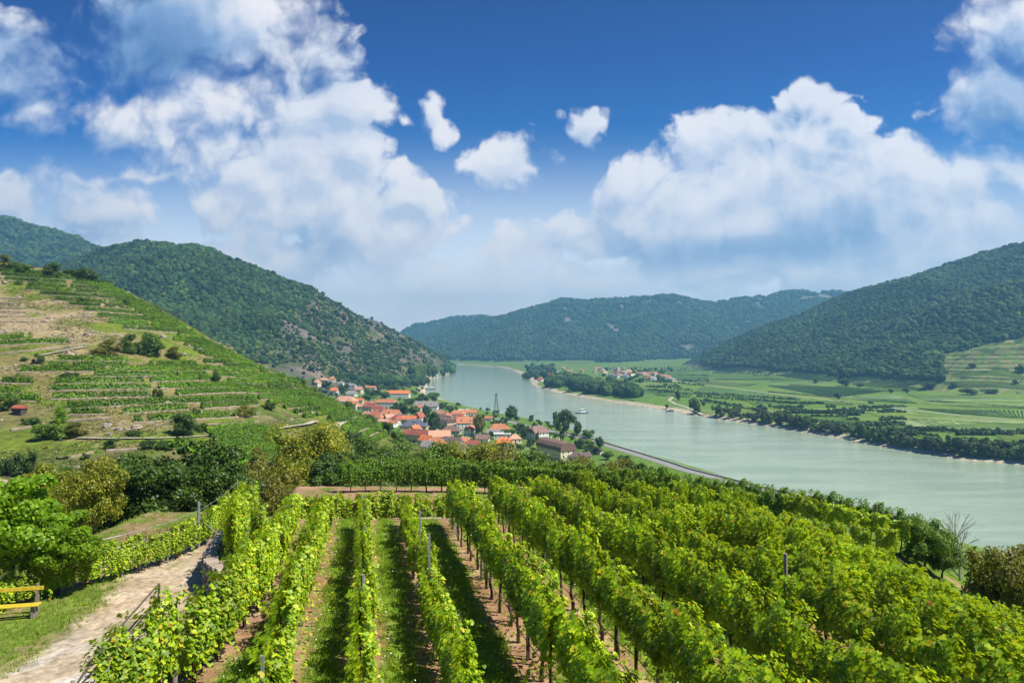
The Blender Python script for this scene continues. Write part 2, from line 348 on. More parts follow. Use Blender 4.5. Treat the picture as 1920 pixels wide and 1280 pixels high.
RIDGES = {   # (px, py, depth) along the skyline, slope, top radius
 'a': ([(2600,330,1750),(2300,385,1900),(2080,425,2050),(1920,460,2200),(1800,492,2350),(1700,523,2480),(1600,566,2620),(1500,600,2760),(1400,640,2920),(1330,672,3080)], .50, 60),
 'b': ([(60,440,3300),(-300,400,3500),(-700,380,3600)], .5, 80),
 'c': ([(-250,385,3300),(-60,404,3250),(0,411,3200),(60,426,3120),(120,450,3020),(190,480,2850),(300,520,2650)], .55, 60),
 'd': ([(190,480,2250),(240,471,2080),(290,464,1920),(340,461,1830),(375,466,1800),(440,500,1860),(540,549,2060),(640,590,2300),(720,616,2520),(762,642,2640),(800,672,2780),(822,687,2880)], .62, 45),
 'e': ([(762,633,6300),(800,609,6300),(850,597,6300),(905,592,6250),(950,600,6000)], .5, 90),
 'f': ([(905,600,5400),(950,592,5300),(1000,579,5200),(1060,562,5150),(1100,570,5100),(1160,562,5050),(1260,555,5000),(1330,567,5000),(1400,558,4950),(1500,548,4950),(1560,551,5000),(1640,558,5050),(1760,560,5100)], .42, 90),
 'g': ([(1060,566,5100),(1010,610,4700),(960,655,4200)], .5, 60), 'h': ([(1260,560,4950),(1230,600,4500),(1190,645,4050),(1150,668,3700)], .5, 60),
 'i': ([(1500,552,4900),(1440,600,4400),(1380,640,4000)], .45, 60), 'j': ([(820,606,6200),(800,640,5600),(785,668,5000)], .5, 60),
 'k': ([(2080,430,2050),(1980,520,1750),(1900,590,1600),(1830,640,1560)], .42, 50),
 'l': ([(1700,523,2480),(1640,590,2250),(1600,640,2150)], .45, 50),
 'm': ([(375,466,1800),(300,560,1500),(230,640,1250)], .55, 60), 'n': ([(540,549,2060),(500,610,1850),(480,650,1700)], .6, 40), 'o': ([(680,602,2400),(670,650,2250),(690,690,2150)], .62, 35)}
RW = {k: (np.array([P(*q) for q in v[0]]), v[1], v[2]) for k, v in RIDGES.items()}
GRP = {'a': 1, 'k': 1, 'l': 1, 'd': 2, 'm': 2, 'n': 2, 'o': 2, 'b': 3, 'c': 3, 'e': 4, 'j': 4, 'f': 5, 'g': 5, 'h': 5, 'i': 5}
def tents(X, Y):
    H = {g: np.full(X.shape, -1e3) for g in range(1, 6)}
    wx = X+(fbm(X, Y, 420, 3, 5)-.5)*160; wy = Y+(fbm(X, Y, 420, 3, 9)-.5)*160
    for k, (pt, s, r) in RW.items():
        z = np.full(X.shape, -1e3)
        for a, b in zip(pt[:-1], pt[1:]):
            dx, dy = b[0]-a[0], b[1]-a[1]; t = np.clip(((X-a[0])*dx+(Y-a[1])*dy)/(dx*dx+dy*dy), 0, 1)
            d0 = np.hypot(X-a[0]-t*dx, Y-a[1]-t*dy); d1 = np.hypot(wx-a[0]-t*dx, wy-a[1]-t*dy)
            w = np.clip(d0/250, 0, 1); d = d0*(1-w)+d1*w
            z = np.maximum(z, a[2]+t*(b[2]-a[2])-s*(np.sqrt(d*d+r*r)-r))
        g = GRP[k]; H[g] = np.maximum(H[g], z)
    rd = fbm(X, Y, 360, 5, 3, True)-.62; fl = fbm(X, Y, 60, 3, 31)-.5
    for g in H: H[g] = H[g]+np.clip((H[g]-8)/120, 0, 1)*(rd*60+fl*10)
    return H
ROWS0 = {-3: -3.28, -2: -1.87, -1: -.13, 0: 1.70, 1: 3.85, 2: 6.0, 3: 8.2, 4: 10.4, 5: 12.6, 6: 14.8, 7: 17.0, 8: 19.2, 9: 21.4, 10: 23.6}
_r3 = np.array([(8,-8.3),(11,-7.9),(14,-7.2),(17,-7.0),(21,-7.6),(25.5,-8.6),(31,-9.9),(40,-11.8)])
def rowx(k, y):
    return float(np.interp(y, _r3[:, 0], _r3[:, 1])) if k == -3 else ROWS0[k]-.211*y
def rowdist(X, Y):
    d = abs(X-np.interp(Y, _r3[:, 0], _r3[:, 1]))
    for k, v in ROWS0.items():
        if k > -3: d = np.minimum(d, abs(X-(v-.211*Y)))
    return d
EDGE = lambda X: 34.2-.48*np.clip(np.asarray(X, float)-8, 0, 20)
PZ = 90.8
PATHC = lambda Y: -12.7+.78*np.sin(Y*.127+.4)-.8*sstep(Y, 24, 29)-.25*np.maximum(Y-29, 0)
def field_q(X): d = np.maximum(X-5, 0); return np.where(d < 9.5, .027*d*d, .027*9.5**2+.513*(d-9.5)+.0*d)
WALLX = lambda Y: np.interp(Y, (8, 14, 18, 22, 24.5, 26.5, 31, 60), (-9.6, -8.5, -8.5, -9.3, -10.2, -11.6, -12.8, -18.3))
def near_h(X, Y):
    f = ZC-6.5-.06*Y-field_q(X)
    low = ZC-10.5-.03*(Y-35)-.0012*np.maximum(X, 0)**2-.55*np.maximum(X-(20.2+.5*(Y-36)), 0)                        # terrace beyond the low wall
    low = low-.6*np.maximum(Y-np.interp(X, (2, 8, 13, 17, 20.6), (50, 47, 43.5, 40.2, 36.3))-4.4, 0)
    f = np.where(Y > EDGE(X), low, f)
    f = f-.55*np.maximum(Y-56, 0)
    path = PZ+.02*(fbm(X, Y, 1.5, 2, 8)-.5)-.0*X
    path = path-.42*np.maximum(-20.3-X, 0)-.3*np.maximum(Y-38, 0)
    w = sstep(X-WALLX(Y), -.35, .05)
    return path*(1-w)+f*w
def H(X, Y, want=False):
    X = np.asarray(X, float); Y = np.asarray(Y, float)
    dn = polydist(X, Y, near_bank); df = polydist(X, Y, far_bank)   # dn>0: right of the near bank (river side)
    left = dn < 0
    pl = np.where(left, 5+3*sstep(-dn, 60, 400)+4*sstep(-dn, 400, 900), 4.5+5*sstep(df, 40, 250)+24*sstep(df, 250, 1500)+30*sstep(X, 900, 1900)*sstep(df, 500, 1500))
    pl = pl+(fbm(X, Y, 160, 3, 77)-.5)*3*sstep(np.minimum(abs(dn), abs(df)), 30, 200)
    T = tps(X, Y); T = np.where((Y < 640) & (X < 420), T, -50)
    T = T-200*sstep(Y, 560, 640)-60*sstep(X, 200, 300)
    T = T+(fbm(X, Y, 26, 3, 21)-.5)*2.2*sstep(Y, 90, 160)
    tt = tents(X, Y)
    stack = [pl, T]+[tt[g] for g in range(1, 6)]
    lab = np.argmax(np.stack(stack), 0); h = np.max(np.stack(stack), 0)
    wn = sstep(Y, 72, 58)*sstep(X, -45, -32)*sstep(X, 42, 30)*sstep(Y, -25, -15)
    if np.any(wn > 0): nh = near_h(X, Y); h = h*(1-wn)+nh*wn
    river = (dn > 0) & (df < 0); rd = np.minimum(dn, -df)
    edge = np.where(left, -dn, df); wid = np.where(left, 9.0, 16.0)
    h = np.where(river, -3*sstep(rd, 0, 14)-.05, .25+(h-.25)*sstep(edge, 0, wid))
    # dredged landing and sand bank at the far bend
    if want: return h, lab, dn, df, river
    return h
def pix(x, y, y0=60.0, y1=6500.0, n=900):
    """world point where the line of sight through a photo pixel meets the terrain"""
    Ys = np.exp(np.linspace(math.log(y0), math.log(y1), n)); Xs = (x-960)/F*Ys; Zs = ZC-(y-HZ)/F*Ys
    k = np.nonzero(Zs < H(Xs, Ys))[0]
    if len(k) == 0 or k[0] == 0: return None
    Y2 = np.linspace(Ys[k[0]-1], Ys[k[0]], 30); X2 = (x-960)/F*Y2; Z2 = ZC-(y-HZ)/F*Y2; j = np.nonzero(Z2 < H(X2, Y2)+1e-6)[0]
    j = j[0] if len(j) else 29
    return np.array((X2[j], Y2[j], float(H(X2[j:j+1], Y2[j:j+1])[0])))
def pixline(pts, step=6, **kw):
    out = []
    for (ax, ay), (bx, by) in zip(pts[:-1], pts[1:]):
        n = max(1, int(math.hypot(bx-ax, by-ay)/step))
        for i in range(n+1 if (bx, by) == pts[-1] else n): out.append((ax+(bx-ax)*i/n, ay+(by-ay)*i/n))
    q = [pix(a, b, **kw) for a, b in out]; return np.array([p for p in q if p is not None])
def tri(a): return [np.array(q) for q in a]

def OPEN2(X, Y, h): return sstep(.35*fbm(X, Y, 220, 4, 66)+.75*sstep(X/Y, -.50, -.20)-.0022*(h-90), .34, .52)
def CLEAR1(X, Y, h): return (X/Y > .63) & (h < 112+40*(vnoise(X/120, Y/120, 6)-.5)+150*(X/Y-.75)) & (Y < 1800)
def build_terrain():
    us = np.linspace(-1.3, 1.3, 1150); Ys = 60*np.exp(np.linspace(0, math.log(9500/60), 520))
    U, YY = np.meshgrid(us, Ys); X = U*YY; Y = YY
    h, lab, dn, df, riv = H(X.ravel(), Y.ravel(), True)
    X = X.ravel(); Y = Y.ravel(); n1, n2 = 520, 1150
    gx = (vnoise(X/7, Y/7, 3)+fbm(X, Y, 40, 4, 41))/2; g2 = fbm(X, Y, 90, 4, 55); g3 = fbm(X, Y, 220, 4, 66)
    slope = np.zeros_like(h); hh = h.reshape(n1, n2)
    gy = np.gradient(hh, axis=0)/np.gradient(Y.reshape(n1, n2), axis=0); gxx = np.gradient(hh, axis=1)/np.gradient(X.reshape(n1, n2), axis=1)
    slope = np.hypot(gy, gxx).ravel()
    mixc = lambda a, b, t: a*(1-t[:, None])+b*t[:, None]
    c = np.tile(np.array((.10,.175,.022)), (len(h), 1))
    c = mixc(c, np.array((.15,.20,.04)), sstep(g2, .5, .65)*.6)
    sp = lab == 1
    grass = np.array((.115,.155,.018)); soil = np.array((.26,.205,.11)); scrub = np.array((.055,.085,.022))
    cs = mixc(np.tile(grass, (len(h), 1)), np.array((.19,.155,.065)), sstep(gx, .42, .60)*.9); cs = mixc(cs, soil, sstep(fbm(X, Y, 14, 4, 91)+.35*sstep(-X, 120, 260)*sstep(Y, 230, 270)*sstep(Y, 380, 330), .64, .78)); cs = mixc(cs, scrub, sstep(g2, .56, .7)*.7)
    c = np.where(sp[:, None], cs, c)
    for g in range(1, 6):
        k = lab == g+1
        fc = np.tile(np.array((.026,.045,.016)), (len(h), 1))
        if g == 1:
            st = np.tile(np.array((.12,.175,.04)), (len(h), 1)); st = mixc(st, np.array((.22,.17,.10)), ((h+3*fbm(X, Y, 60, 2, 9)) % 8 < 2.2)*.8); st = mixc(st, np.array((.05,.08,.02)), sstep(fbm(X, Y, 25, 3, 7), .6, .66))
            fc = np.where((CLEAR1(X, Y, h) | (h < 27))[:, None], st, fc)
        if g == 2:
            open_ = OPEN2(X, Y, h)
            rk = mixc(np.tile(np.array((.075,.09,.035)), (len(h), 1)), np.array((.115,.098,.082)), sstep(fbm(X, Y*1.6, 60, 5, 13), .48, .58)); rk = mixc(rk, np.array((.18,.135,.10)), sstep(fbm(X, Y, 30, 4, 14), .62, .7))
            fc = mixc(fc, rk, open_)
        elif g in (4, 5):
            fc = mixc(fc, np.array((.22,.20,.17)), sstep(fbm(X, Y, 130, 4, 19)+.2*sstep(slope, .5, .9), .70, .80)*.7)
            fc = mixc(fc, np.array((.08,.12,.035)), sstep(h, 60, 25)*sstep(g3, .45, .55)*.8)
        c = np.where(k[:, None], fc, c)
    vr = (sp) & (X > -60) & (h < 70); c = np.where(vr[:, None], c*.6+scrub*.4, c)
    # sand and gravel at the water line
    e = np.where(dn < 0, -dn, df); far_side = df > 0
    sandw = np.where(far_side, 5+9*vnoise(X/40, Y/40, 4)+26*sstep(Y, 1800, 1950)*sstep(Y, 2900, 2300), 3+14*sstep(Y, 1150, 1250))
    sand = sstep(e, sandw+3, sandw-1)*sstep(h, 7, 3.5); c = mixc(c, np.array((.46,.38,.27)), sand*(~riv)); c = np.where(riv[:, None], np.array((.16,.17,.12)), c)
    V = np.c_[X, Y, h]; i = np.arange((n1-1)*(n2-1)); r = i//(n2-1); q = i % (n2-1); a = r*n2+q
    Fq = np.c_[a, a+1, a+n2+1, a+n2]
    fl = lab[Fq].max(1)*0+lab[a]
    names = {0: ('ground', M_hill), 1: ('vineyard_hillside', M_hill), 2: ('wooded_hill', M_mount), 3: ('rocky_hill', M_mount), 4: ('mountain', M_mount), 5: ('mountain', M_mount), 6: ('mountains', M_mount)}
    for L, (nm, mt) in names.items():
        k = fl == L
        if not k.any(): continue
        f = Fq[k]; used, inv = np.unique(f, return_inverse=True)
        me = fastmesh(nm, V[used], inv.reshape(-1, 4), mt, True, c[used]); tag(link(nm, me), kind='structure')
    return
build_terrain()
def build_near():
    xs = np.arange(-78, 79, .25); ys = np.arange(-16, 60.3, .25); X, Y = np.meshgrid(xs, ys); n1, n2 = X.shape; X = X.ravel(); Y = Y.ravel()
    h = H(X, Y)
    h = h+(fbm(X, Y, .8, 3, 15)-.5)*.10
    dr = rowdist(X, Y)
    infield = (X > WALLX(Y)+.2) & (Y < EDGE(X))
    n = fbm(X, Y, 1.1, 4, 61); nb = fbm(X, Y, 5, 3, 62)
    gr = sstep(dr+(n-.5)*.7+(nb-.5)*.5, .32, .62)*infield
    green = np.array((.13,.21,.018)); soil = np.array((.27,.155,.085)); dry = np.array((.25,.20,.10)); pathc = np.array((.40,.32,.22))
    mixc = lambda a, b, t: a*(1-t[:, None])+b*t[:, None]
    c = mixc(np.tile(soil, (len(X), 1)), np.array((.36,.24,.14)), sstep(n, .5, .7)); c = mixc(c, green, np.maximum(gr, sstep(X, 15, 18)*sstep(n, .38, .5)))
    c = np.where((Y >= EDGE(X))[:, None] & (X > WALLX(Y))[:, None], mixc(np.tile(np.array((.30,.185,.11)), (len(X), 1)), green*.8, np.maximum(sstep(n, .50, .64)*.85, sstep(X, 9, 14)*sstep(n, .30, .42))), c)
    lp = X <= WALLX(Y)
    pc = PATHC(Y); dp = abs(X-pc)
    cp = mixc(np.tile(pathc, (len(X), 1)), np.array((.33,.25,.16)), sstep(n, .48, .6)); cp = mixc(cp, np.array((.52,.48,.41)), sstep(Y, 24, 18)*sstep(n, .42, .58)*.9)
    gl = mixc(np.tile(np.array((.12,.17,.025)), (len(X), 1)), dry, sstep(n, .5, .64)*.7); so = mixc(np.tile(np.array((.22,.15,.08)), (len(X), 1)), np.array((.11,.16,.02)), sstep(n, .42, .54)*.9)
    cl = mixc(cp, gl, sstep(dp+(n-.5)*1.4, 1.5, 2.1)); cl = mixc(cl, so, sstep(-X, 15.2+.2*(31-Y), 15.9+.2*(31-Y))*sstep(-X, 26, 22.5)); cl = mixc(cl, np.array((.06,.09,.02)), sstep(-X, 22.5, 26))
    mid = mixc(cl, gl, sstep(dp, 0, 1)*0+sstep(fbm(X, Y, 2.2, 3, 70), .55, .62)*sstep(dp, .6, .1)*.6)
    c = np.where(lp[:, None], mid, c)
    a = np.arange((n1-1)*(n2-1)); r = a//(n2-1); q = a % (n2-1); a = r*n2+q; Fq = np.c_[a, a+1, a+n2+1, a+n2]
    V = np.c_[X, Y, h]
    cx = X[a]; cy = Y[a]; isp = (cx < WALLX(cy)+.1) & (abs(cx-PATHC(cy)) < 1.55) & (cy > -10) & (cy < 36)
    for nm, k in (('path', isp), ('vineyard_ground', ~isp)):
        f = Fq[k]; used, inv = np.unique(f, return_inverse=True)
        tag(link(nm, fastmesh(nm, V[used], inv.reshape(-1, 4), M_ground, True, c[used])), kind='structure')
build_near()
me = fastmesh('river', np.array([(-9000,-600,0),(9000,-600,0),(9000,9600,0),(-9000,9600,0)]), np.array([[0, 1, 2, 3]]), M_water)
tag(link('river', me), kind='structure')

# ---------------------------------------------------------------- plant builders
LEAF = np.array([(0,0,0),(-.36,-.26,.05),(-.58,.08,.10),(-.40,.42,.10),(0,.64,0),(.36,-.26,.05),(.58,.08,.10),(.40,.42,.10)])
LEAFF = np.array([(0,4,3,2),(0,2,1,1),(4,0,6,7),(6,0,5,5)])
def leaves(pos, nrm, size, kind='lobed', yaw=None, hang=.5, g=rng):
    """leaf faces at pos facing nrm; tips hang down"""
    n = len(pos); nrm = nrm/(np.linalg.norm(nrm, axis=1, keepdims=True)+1e-9)
    dn = np.array((0, 0, -1.0))*hang+g.normal(0, .6, (n, 3))
    t = dn-(dn*nrm).sum(1, keepdims=True)*nrm; t /= np.linalg.norm(t, axis=1, keepdims=True)+1e-9
    b = np.cross(t, nrm); size = np.broadcast_to(size, (n,))[:, None, None]
    if kind == 'lobed': L = LEAF; Q = [(0,4,3,2),(0,2,1),(4,0,6,7),(6,0,5)]; T = [(0,4,3),(0,3,2),(0,2,1),(4,0,7),(0,6,7),(0,5,6)]
    else:
        L = np.array([(0,-.5,0),(-.42,-.05,.06),(0,.6,0),(.42,-.05,.06)]); T = [(0,2,1),(0,3,2)]
    V = pos[:, None]+size*(L[None, :, 0:1]*b[:, None]+L[None, :, 1:2]*t[:, None]+L[None, :, 2:3]*nrm[:, None])
    T = np.array(T); Fq = (T[None]+np.arange(n)[:, None, None]*len(L)).reshape(-1, 3)
    return V.reshape(-1, 3), Fq
def unit(n, g=rng): v = g.normal(0, 1, (n, 3)); return v/np.linalg.norm(v, axis=1, keepdims=True)
def crown_mesh(name, mat, rx=1.0, ry=1.0, rz=1.0, ncl=26, nl=3000, leaf=.12, seed=0, cr=(.26, .42), bottom=-.75, kind='quad', sparse=0.0, core=.0):
    """a crown of many leaf faces gathered in clumps of uneven size, centred at the origin"""
    g = np.random.default_rng(seed); c = unit(ncl, g)*g.uniform(.35, .82, (ncl, 1)); c[:, 2] = np.maximum(c[:, 2], bottom)
    c[: max(2, ncl//8)] *= .3; r = g.uniform(*cr, ncl)
    top = g.integers(0, ncl, max(1, ncl//6)); c[top] *= 1.12
    k = g.choice(ncl, nl, p=r**2/np.sum(r**2)); d = unit(nl, g); d[:, 2] += .25; out = c[k]*.9; d += out*.8; d /= np.linalg.norm(d, axis=1, keepdims=True)
    pos = c[k]+d*r[k][:, None]*g.uniform(.62, 1.10, (nl, 1))
    pos *= np.array((rx, ry, rz)); nrm = d*1.0+g.normal(0, .55, (nl, 3)); nrm[:, 2] += .15
    V, Fq = leaves(pos, nrm, leaf*g.uniform(.7, 1.3, nl), kind, g=g)
    if core:  # solid blobs added inside the clumps to block light through the crown
        mb = MB()
        for q in range(ncl):
            a = blob_arr(5, 4); mb.add((a[0]*r[q]*core+c[q])*np.array((rx, ry, rz)), a[1])
        cv = np.concatenate(mb.v); cf = []
        for f in mb.f: cf.append(f[:3]);  cf += [[f[0], f[2], f[3]]] if len(f) == 4 else []
        V2 = np.r_[V, cv]; F2 = np.r_[Fq, np.array(cf)+len(V)]; return fastmesh(name, V2, F2, mat)
    return fastmesh(name, V, Fq, mat)
_bc = {}
def blob_arr(nu, nv):
    if (nu, nv) in _bc: return _bc[(nu, nv)]
    V = [(0, 0, -1)]; Fc = []
    for j in range(1, nv):
        th = math.pi*j/nv
        for i in range(nu): ph = 2*math.pi*(i+.5*(j % 2))/nu; V.append((math.sin(th)*math.cos(ph), math.sin(th)*math.sin(ph), -math.cos(th)))
    V.append((0, 0, 1)); e = len(V)-1
    for i in range(nu):
        Fc.append((0, 1+(i+1) % nu, 1+i)); Fc.append((e, 1+(nv-2)*nu+i, 1+(nv-2)*nu+(i+1) % nu))
    for j in range(nv-2):
        for i in range(nu): a = 1+j*nu+i; b = 1+j*nu+(i+1) % nu; Fc.append((a, b, b+nu, a+nu))
    _bc[(nu, nv)] = (np.array(V, float), Fc); return _bc[(nu, nv)]
def trunk_mb(h, r, seed=0, limbs=4, spread=.5, crown_r=1.0, n=7):
    g = random.Random(seed); mb = MB(); top = (g.uniform(-.1, .1)*h, g.uniform(-.1, .1)*h, h)
    mb.tube([(0, 0, -.4), (0, 0, 0), (top[0]*.4, top[1]*.4, h*.5), top], [r*1.35, r*1.1, r*.8, r*.55], n)
    for i in range(limbs):
        a = 2*math.pi*i/limbs+g.random(); e = (top[0]+math.cos(a)*crown_r*spread, top[1]+math.sin(a)*crown_r*spread, h+crown_r*g.uniform(.4, .9))
        s = (top[0]*.9, top[1]*.9, h*.85); m_ = ((s[0]+e[0])/2, (s[1]+e[1])/2, (s[2]+e[2])/2+.08*crown_r)
        mb.tube([s, m_, e], [r*.5, r*.3, r*.1], 5)
    return mb
PROTO = {}
def tree(key, mat, height, width, loc, label, group=None, cat='tree', name='tree', trunk=.28, leaf=None, nl=2500, ncl=26, seed=0, rz=None, kind='quad', core=.62, bottom=-.75, sx=1.0, bark=None, cr=(.24, .38)):
    """tree = empty at the foot > trunk, crown; meshes of one key are shared, scaled to size"""
    if key not in PROTO:
        R_ = .5; th = trunk; cz = (1+th*.6)/2; rzz = (1-th*.6)/2*1.02
        cm = crown_mesh('crown', mat, .5, .5, rzz, ncl, nl, leaf or .05, seed, kind=kind, core=core, bottom=bottom, cr=cr); cm.transform(__import__('mathutils').Matrix.Translation((0, 0, cz)))
        tb = trunk_mb(th*1.25, .028, seed, 4, .5, .35)
        to = tb.build('trunk', bark or M_bark); C.objects.unlink(to); PROTO[key] = (cm, to.data); bpy.data.objects.remove(to)
    cm, tm = PROTO[key]
    e = empty(name, loc, rng.uniform(0, 6.28) if rz is None else rz, label, cat, group); e.scale = (width*sx, width/sx, height)
    link('trunk', tm, e); link('crown', cm, e); return e
def bush(key, mat, height, width, loc, label, group=None, nl=1200, leaf=.07, ncl=16, seed=0, cat='bush', name='bush', depth=None, core=.6, kind='quad'):
    if key not in PROTO:
        cm = crown_mesh('foliage', mat, .5, .5, .62, ncl, nl, leaf, seed, bottom=-.3, core=core, kind=kind); cm.transform(__import__('mathutils').Matrix.Translation((0, 0, .36)))
        mb = MB()
        for q in range(4): a = q*1.6+seed; mb.tube([(0, 0, -.1), (.15*math.cos(a), .15*math.sin(a), .25), (.3*math.cos(a), .3*math.sin(a), .55)], [.03, .02, .008], 5)
        to = mb.build('stems', M_bark); C.objects.unlink(to); PROTO[key] = (cm, to.data); bpy.data.objects.remove(to)
    cm, tm = PROTO[key]; e = empty(name, loc, rng.uniform(0, 6.28), label, cat, group); e.scale = (width, depth or width, height)
    link('foliage', cm, e); link('stems', tm, e); return e

# ---------------------------------------------------------------- grapevines of the foreground
def vine_foliage(seed, mat, n=760, top=2.2, low=1.0, half=.60, thick=.19):
    g = np.random.default_rng(seed)
    y = g.uniform(-half, half, n); lump = .26*np.sin(y*4.5+seed*1.7)+.14*np.sin(y*11+seed*2)
    zz = g.beta(1.6, 1.2, n); z = low-.12*g.random(n)+(top+lump-low)*zz
    prof = np.sin(np.clip((z-low)/(top+.25-low), .05, 1)*math.pi*.80+.35); s = g.choice((-1, 1), n)
    x = s*thick*(.45+.75*prof)*g.beta(3, 1.4, n)*(1+.6*np.abs(lump)*2)+.05*math.sin(seed)
    pos = np.c_[x, y, z]; nrm = np.c_[s*(.9+.3*g.random(n)), g.normal(0, .5, n), .35+.9*zz+g.normal(0, .35, n)]
    P_, N_ = [pos], [nrm]
    for k in range(15):                      # loose shoots reaching up and hanging out
        y0 = g.uniform(-half, half); sd = g.choice((-1, 1)); L = g.uniform(.3, .85); m = int(L/.045)
        t = np.linspace(0, 1, m); upw = g.random() < .6
        px = sd*(.12+.45*t*L+(0 if upw else .25*t)); pz = (top-.1+L*(.75*t-.45*t*t)) if upw else (top-.5-g.uniform(0, .5)+L*(.2*t-1.0*t*t))
        pp = np.c_[px*.7, y0+.25*t*g.normal(), pz]+g.normal(0, .035, (m, 3)); P_.append(pp); N_.append(np.c_[np.full(m, sd*.6), g.normal(0, .5, m), np.full(m, .9)])
    pos = np.concatenate(P_); nrm = np.concatenate(N_); sz = g.uniform(.055, .122, len(pos))
    V, Fq = leaves(pos, nrm, sz, 'lobed', hang=.8, g=g); return fastmesh('foliage', V, Fq, mat)
def vine_trunk(seed):
    g = random.Random(seed); mb = MB(); lean = g.uniform(-.22, .22); pts = [(0, 0, -.15)]
    for k in range(1, 6): t = k/5; pts.append((g.uniform(-.035, .035), lean*t+g.uniform(-.04, .04), 1.2*t))
    mb.tube(pts, [.055, .042, .036, .034, .036, .030], 6)
    for s in (-1, 1): mb.tube([pts[-1], (0, pts[-1][1]+s*.2, 1.36), (.02, pts[-1][1]+s*.55, 1.40)], [.026, .02, .012], 5)
    if g.random() < .4: mb.tube([(0.03, .10, -.1), (.02, lean*.5+.06, .6), pts[-1]], [.026, .02, .018], 5)
    o = mb.build('trunk', M_vinebark); m_ = o.data; bpy.data.objects.remove(o); return m_
FOL = [vine_foliage(s, M_vine, 1350+60*(s % 3), 1.95+.12*(s % 4), 1.05) for s in range(10)]
FOLL = [vine_foliage(20+s, M_vine, 1300+60*(s % 3), 1.60+.10*(s % 4), .40, thick=.17) for s in range(8)]
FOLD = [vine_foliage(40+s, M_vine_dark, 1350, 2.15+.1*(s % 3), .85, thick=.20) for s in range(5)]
TRK = [vine_trunk(s) for s in range(8)]
def grapevine(x, y, rz, label, group, fols=FOL, sz=1.0, z=None):
    z = float(H(np.array([x]), np.array([y]))[0]) if z is None else z
    e = empty('grapevine', (x, y, z), rz, label, 'grapevine', group)
    if rng.random() < .5: e.rotation_euler[2] += math.pi
    e.scale = (sz*rng.uniform(.88, 1.12), sz, sz*rng.uniform(.93, 1.08))
    link('foliage', fols[rng.integers(len(fols))], e); link('trunk', TRK[rng.integers(len(TRK))], e); return e
ROWN = {-3: 'of the row beside the sandy path', -2: 'of the second row from the path', -1: 'of the row left of the shaded grass aisle', 0: 'of the row with two steel stakes', 1: 'of the row leaning over brown soil', 2: 'of the crooked trunk row with sagging hose', 3: 'of the first row right of the sagging hose', 4: 'of the second row right of the sagging hose',
 5: 'of the third row right of the sagging hose', 6: 'of the fourth row right of the sagging hose', 7: 'of the uphill row on the river slope', 8: 'of the middle row on the river slope', 9: 'of the last but one river slope row', 10: 'of the last row above the river'}
NUM = 'first second third fourth fifth sixth seventh eighth ninth tenth eleventh twelfth thirteenth fourteenth fifteenth sixteenth seventeenth eighteenth nineteenth twentieth'.split(); NUM += ['twenty '+q for q in NUM[:9]]+['thirtieth']+['thirty '+q for q in NUM[:9]]+['fortieth']+['forty '+q for q in NUM[:9]]
ST = {-3: 12.8, -2: 10.4, -1: 8.6, 0: 8.2, 1: 8.2, 2: 8.2, 3: 8.6, 4: 9.6, 5: 11.6, 6: 13.6, 7: 15.8, 8: 18.6, 9: 21.0, 10: 24.0}
EN = {k: (31.0 if k < -1 else min(33.2, 31.5+.8*max(k, 0))) for k in range(-3, 11)}
for k in EN: EN[k] = min([EN[k]]+[y for y in np.arange(20, 33, .3) if y > EDGE(rowx(k, y))-.6])
post_mb = MB().box((0, 0, 1.05), (.055, .035, 2.3)); STEELPOST = post_mb.build('p', M_steel).data; bpy.data.objects.remove(bpy.data.objects['p'])
wpost = MB().tube([(0, 0, -.2), (.01, 0, 1.0), (0, .01, 2.35)], [.06, .055, .052], 8); WOODPOST = wpost.build('p', M_wood).data; bpy.data.objects.remove(bpy.data.objects['p'])
def hz_(x, y): return float(H(np.array([x]), np.array([y]))[0])
def stake(data, x, y, label, group=None, s=1.0, sxy=1.0):
    o = link('trellis_post', data, None, (x, y, hz_(x, y))); o.scale = (sxy, sxy, s); return tag(o, label, 'post', group)
for k, y0 in ST.items():
    y = y0; n_v = 0
    while y < EN[k]:
        grapevine(rowx(k, y)+rng.normal(0, .05), y, math.atan2(rowx(k, y)-rowx(k, y+.5), .5), NUM[n_v]+' grapevine from the near end '+ROWN[k], 'grapevines '+ROWN[k], FOLL if k < 1 else FOL, .86 if k in (-1, 0) else 1.0); y += 1.16; n_v += 1
    # drip hose tied along the trunks
    n = int((EN[k]-y0)/1.16); pts = []
    for i in range(n*3):
        yy = y0+i*1.16/3; sag = .10*math.sin(math.pi*((i % 9)/9)); pts.append((rowx(k, yy)-.06, yy, hz_(rowx(k, yy), yy)+.55-sag))
    if k in (-2, -1, 0, 1, 2, 3, 4):
        o = MB().tube(pts, .011, 5).build('irrigation_hose', M_hose); tag(o, 'thin black drip hose '+ROWN[k], 'hose', 'drip hoses')
    ys = np.arange(y0+1.7, EN[k], 6.6)
    for i, yy in enumerate(ys):
        if k in (0,): continue
        stake(STEELPOST if (k+i) % 3 else WOODPOST, rowx(k, yy), yy, NUM[i]+(' grey steel stake ' if (k+i) % 3 else ' weathered wooden stake ')+ROWN[k], 'stakes '+ROWN[k], .80)
stake(STEELPOST, rowx(0, 22.3), 22.3, 'farther of the two steel stakes standing out above the grass aisle', None, 1.12)
stake(STEELPOST, rowx(0, 18.9), 18.9, 'nearer of the two steel stakes standing out above the grass aisle', None, 1.12)
stake(WOODPOST, 3.55, 7.0, 'thick grey wooden post top at the bottom edge of the photo', None, 1.45, 1.15)
stake(WOODPOST, 5.9, 8.9, 'weathered wooden post top buried in leaves near the bottom corner', None, 1.08, 1.0)
stake(WOODPOST, rowx(4, 17), 17, 'wooden post top poking from the middle of the leafy slope', None, 1.05)
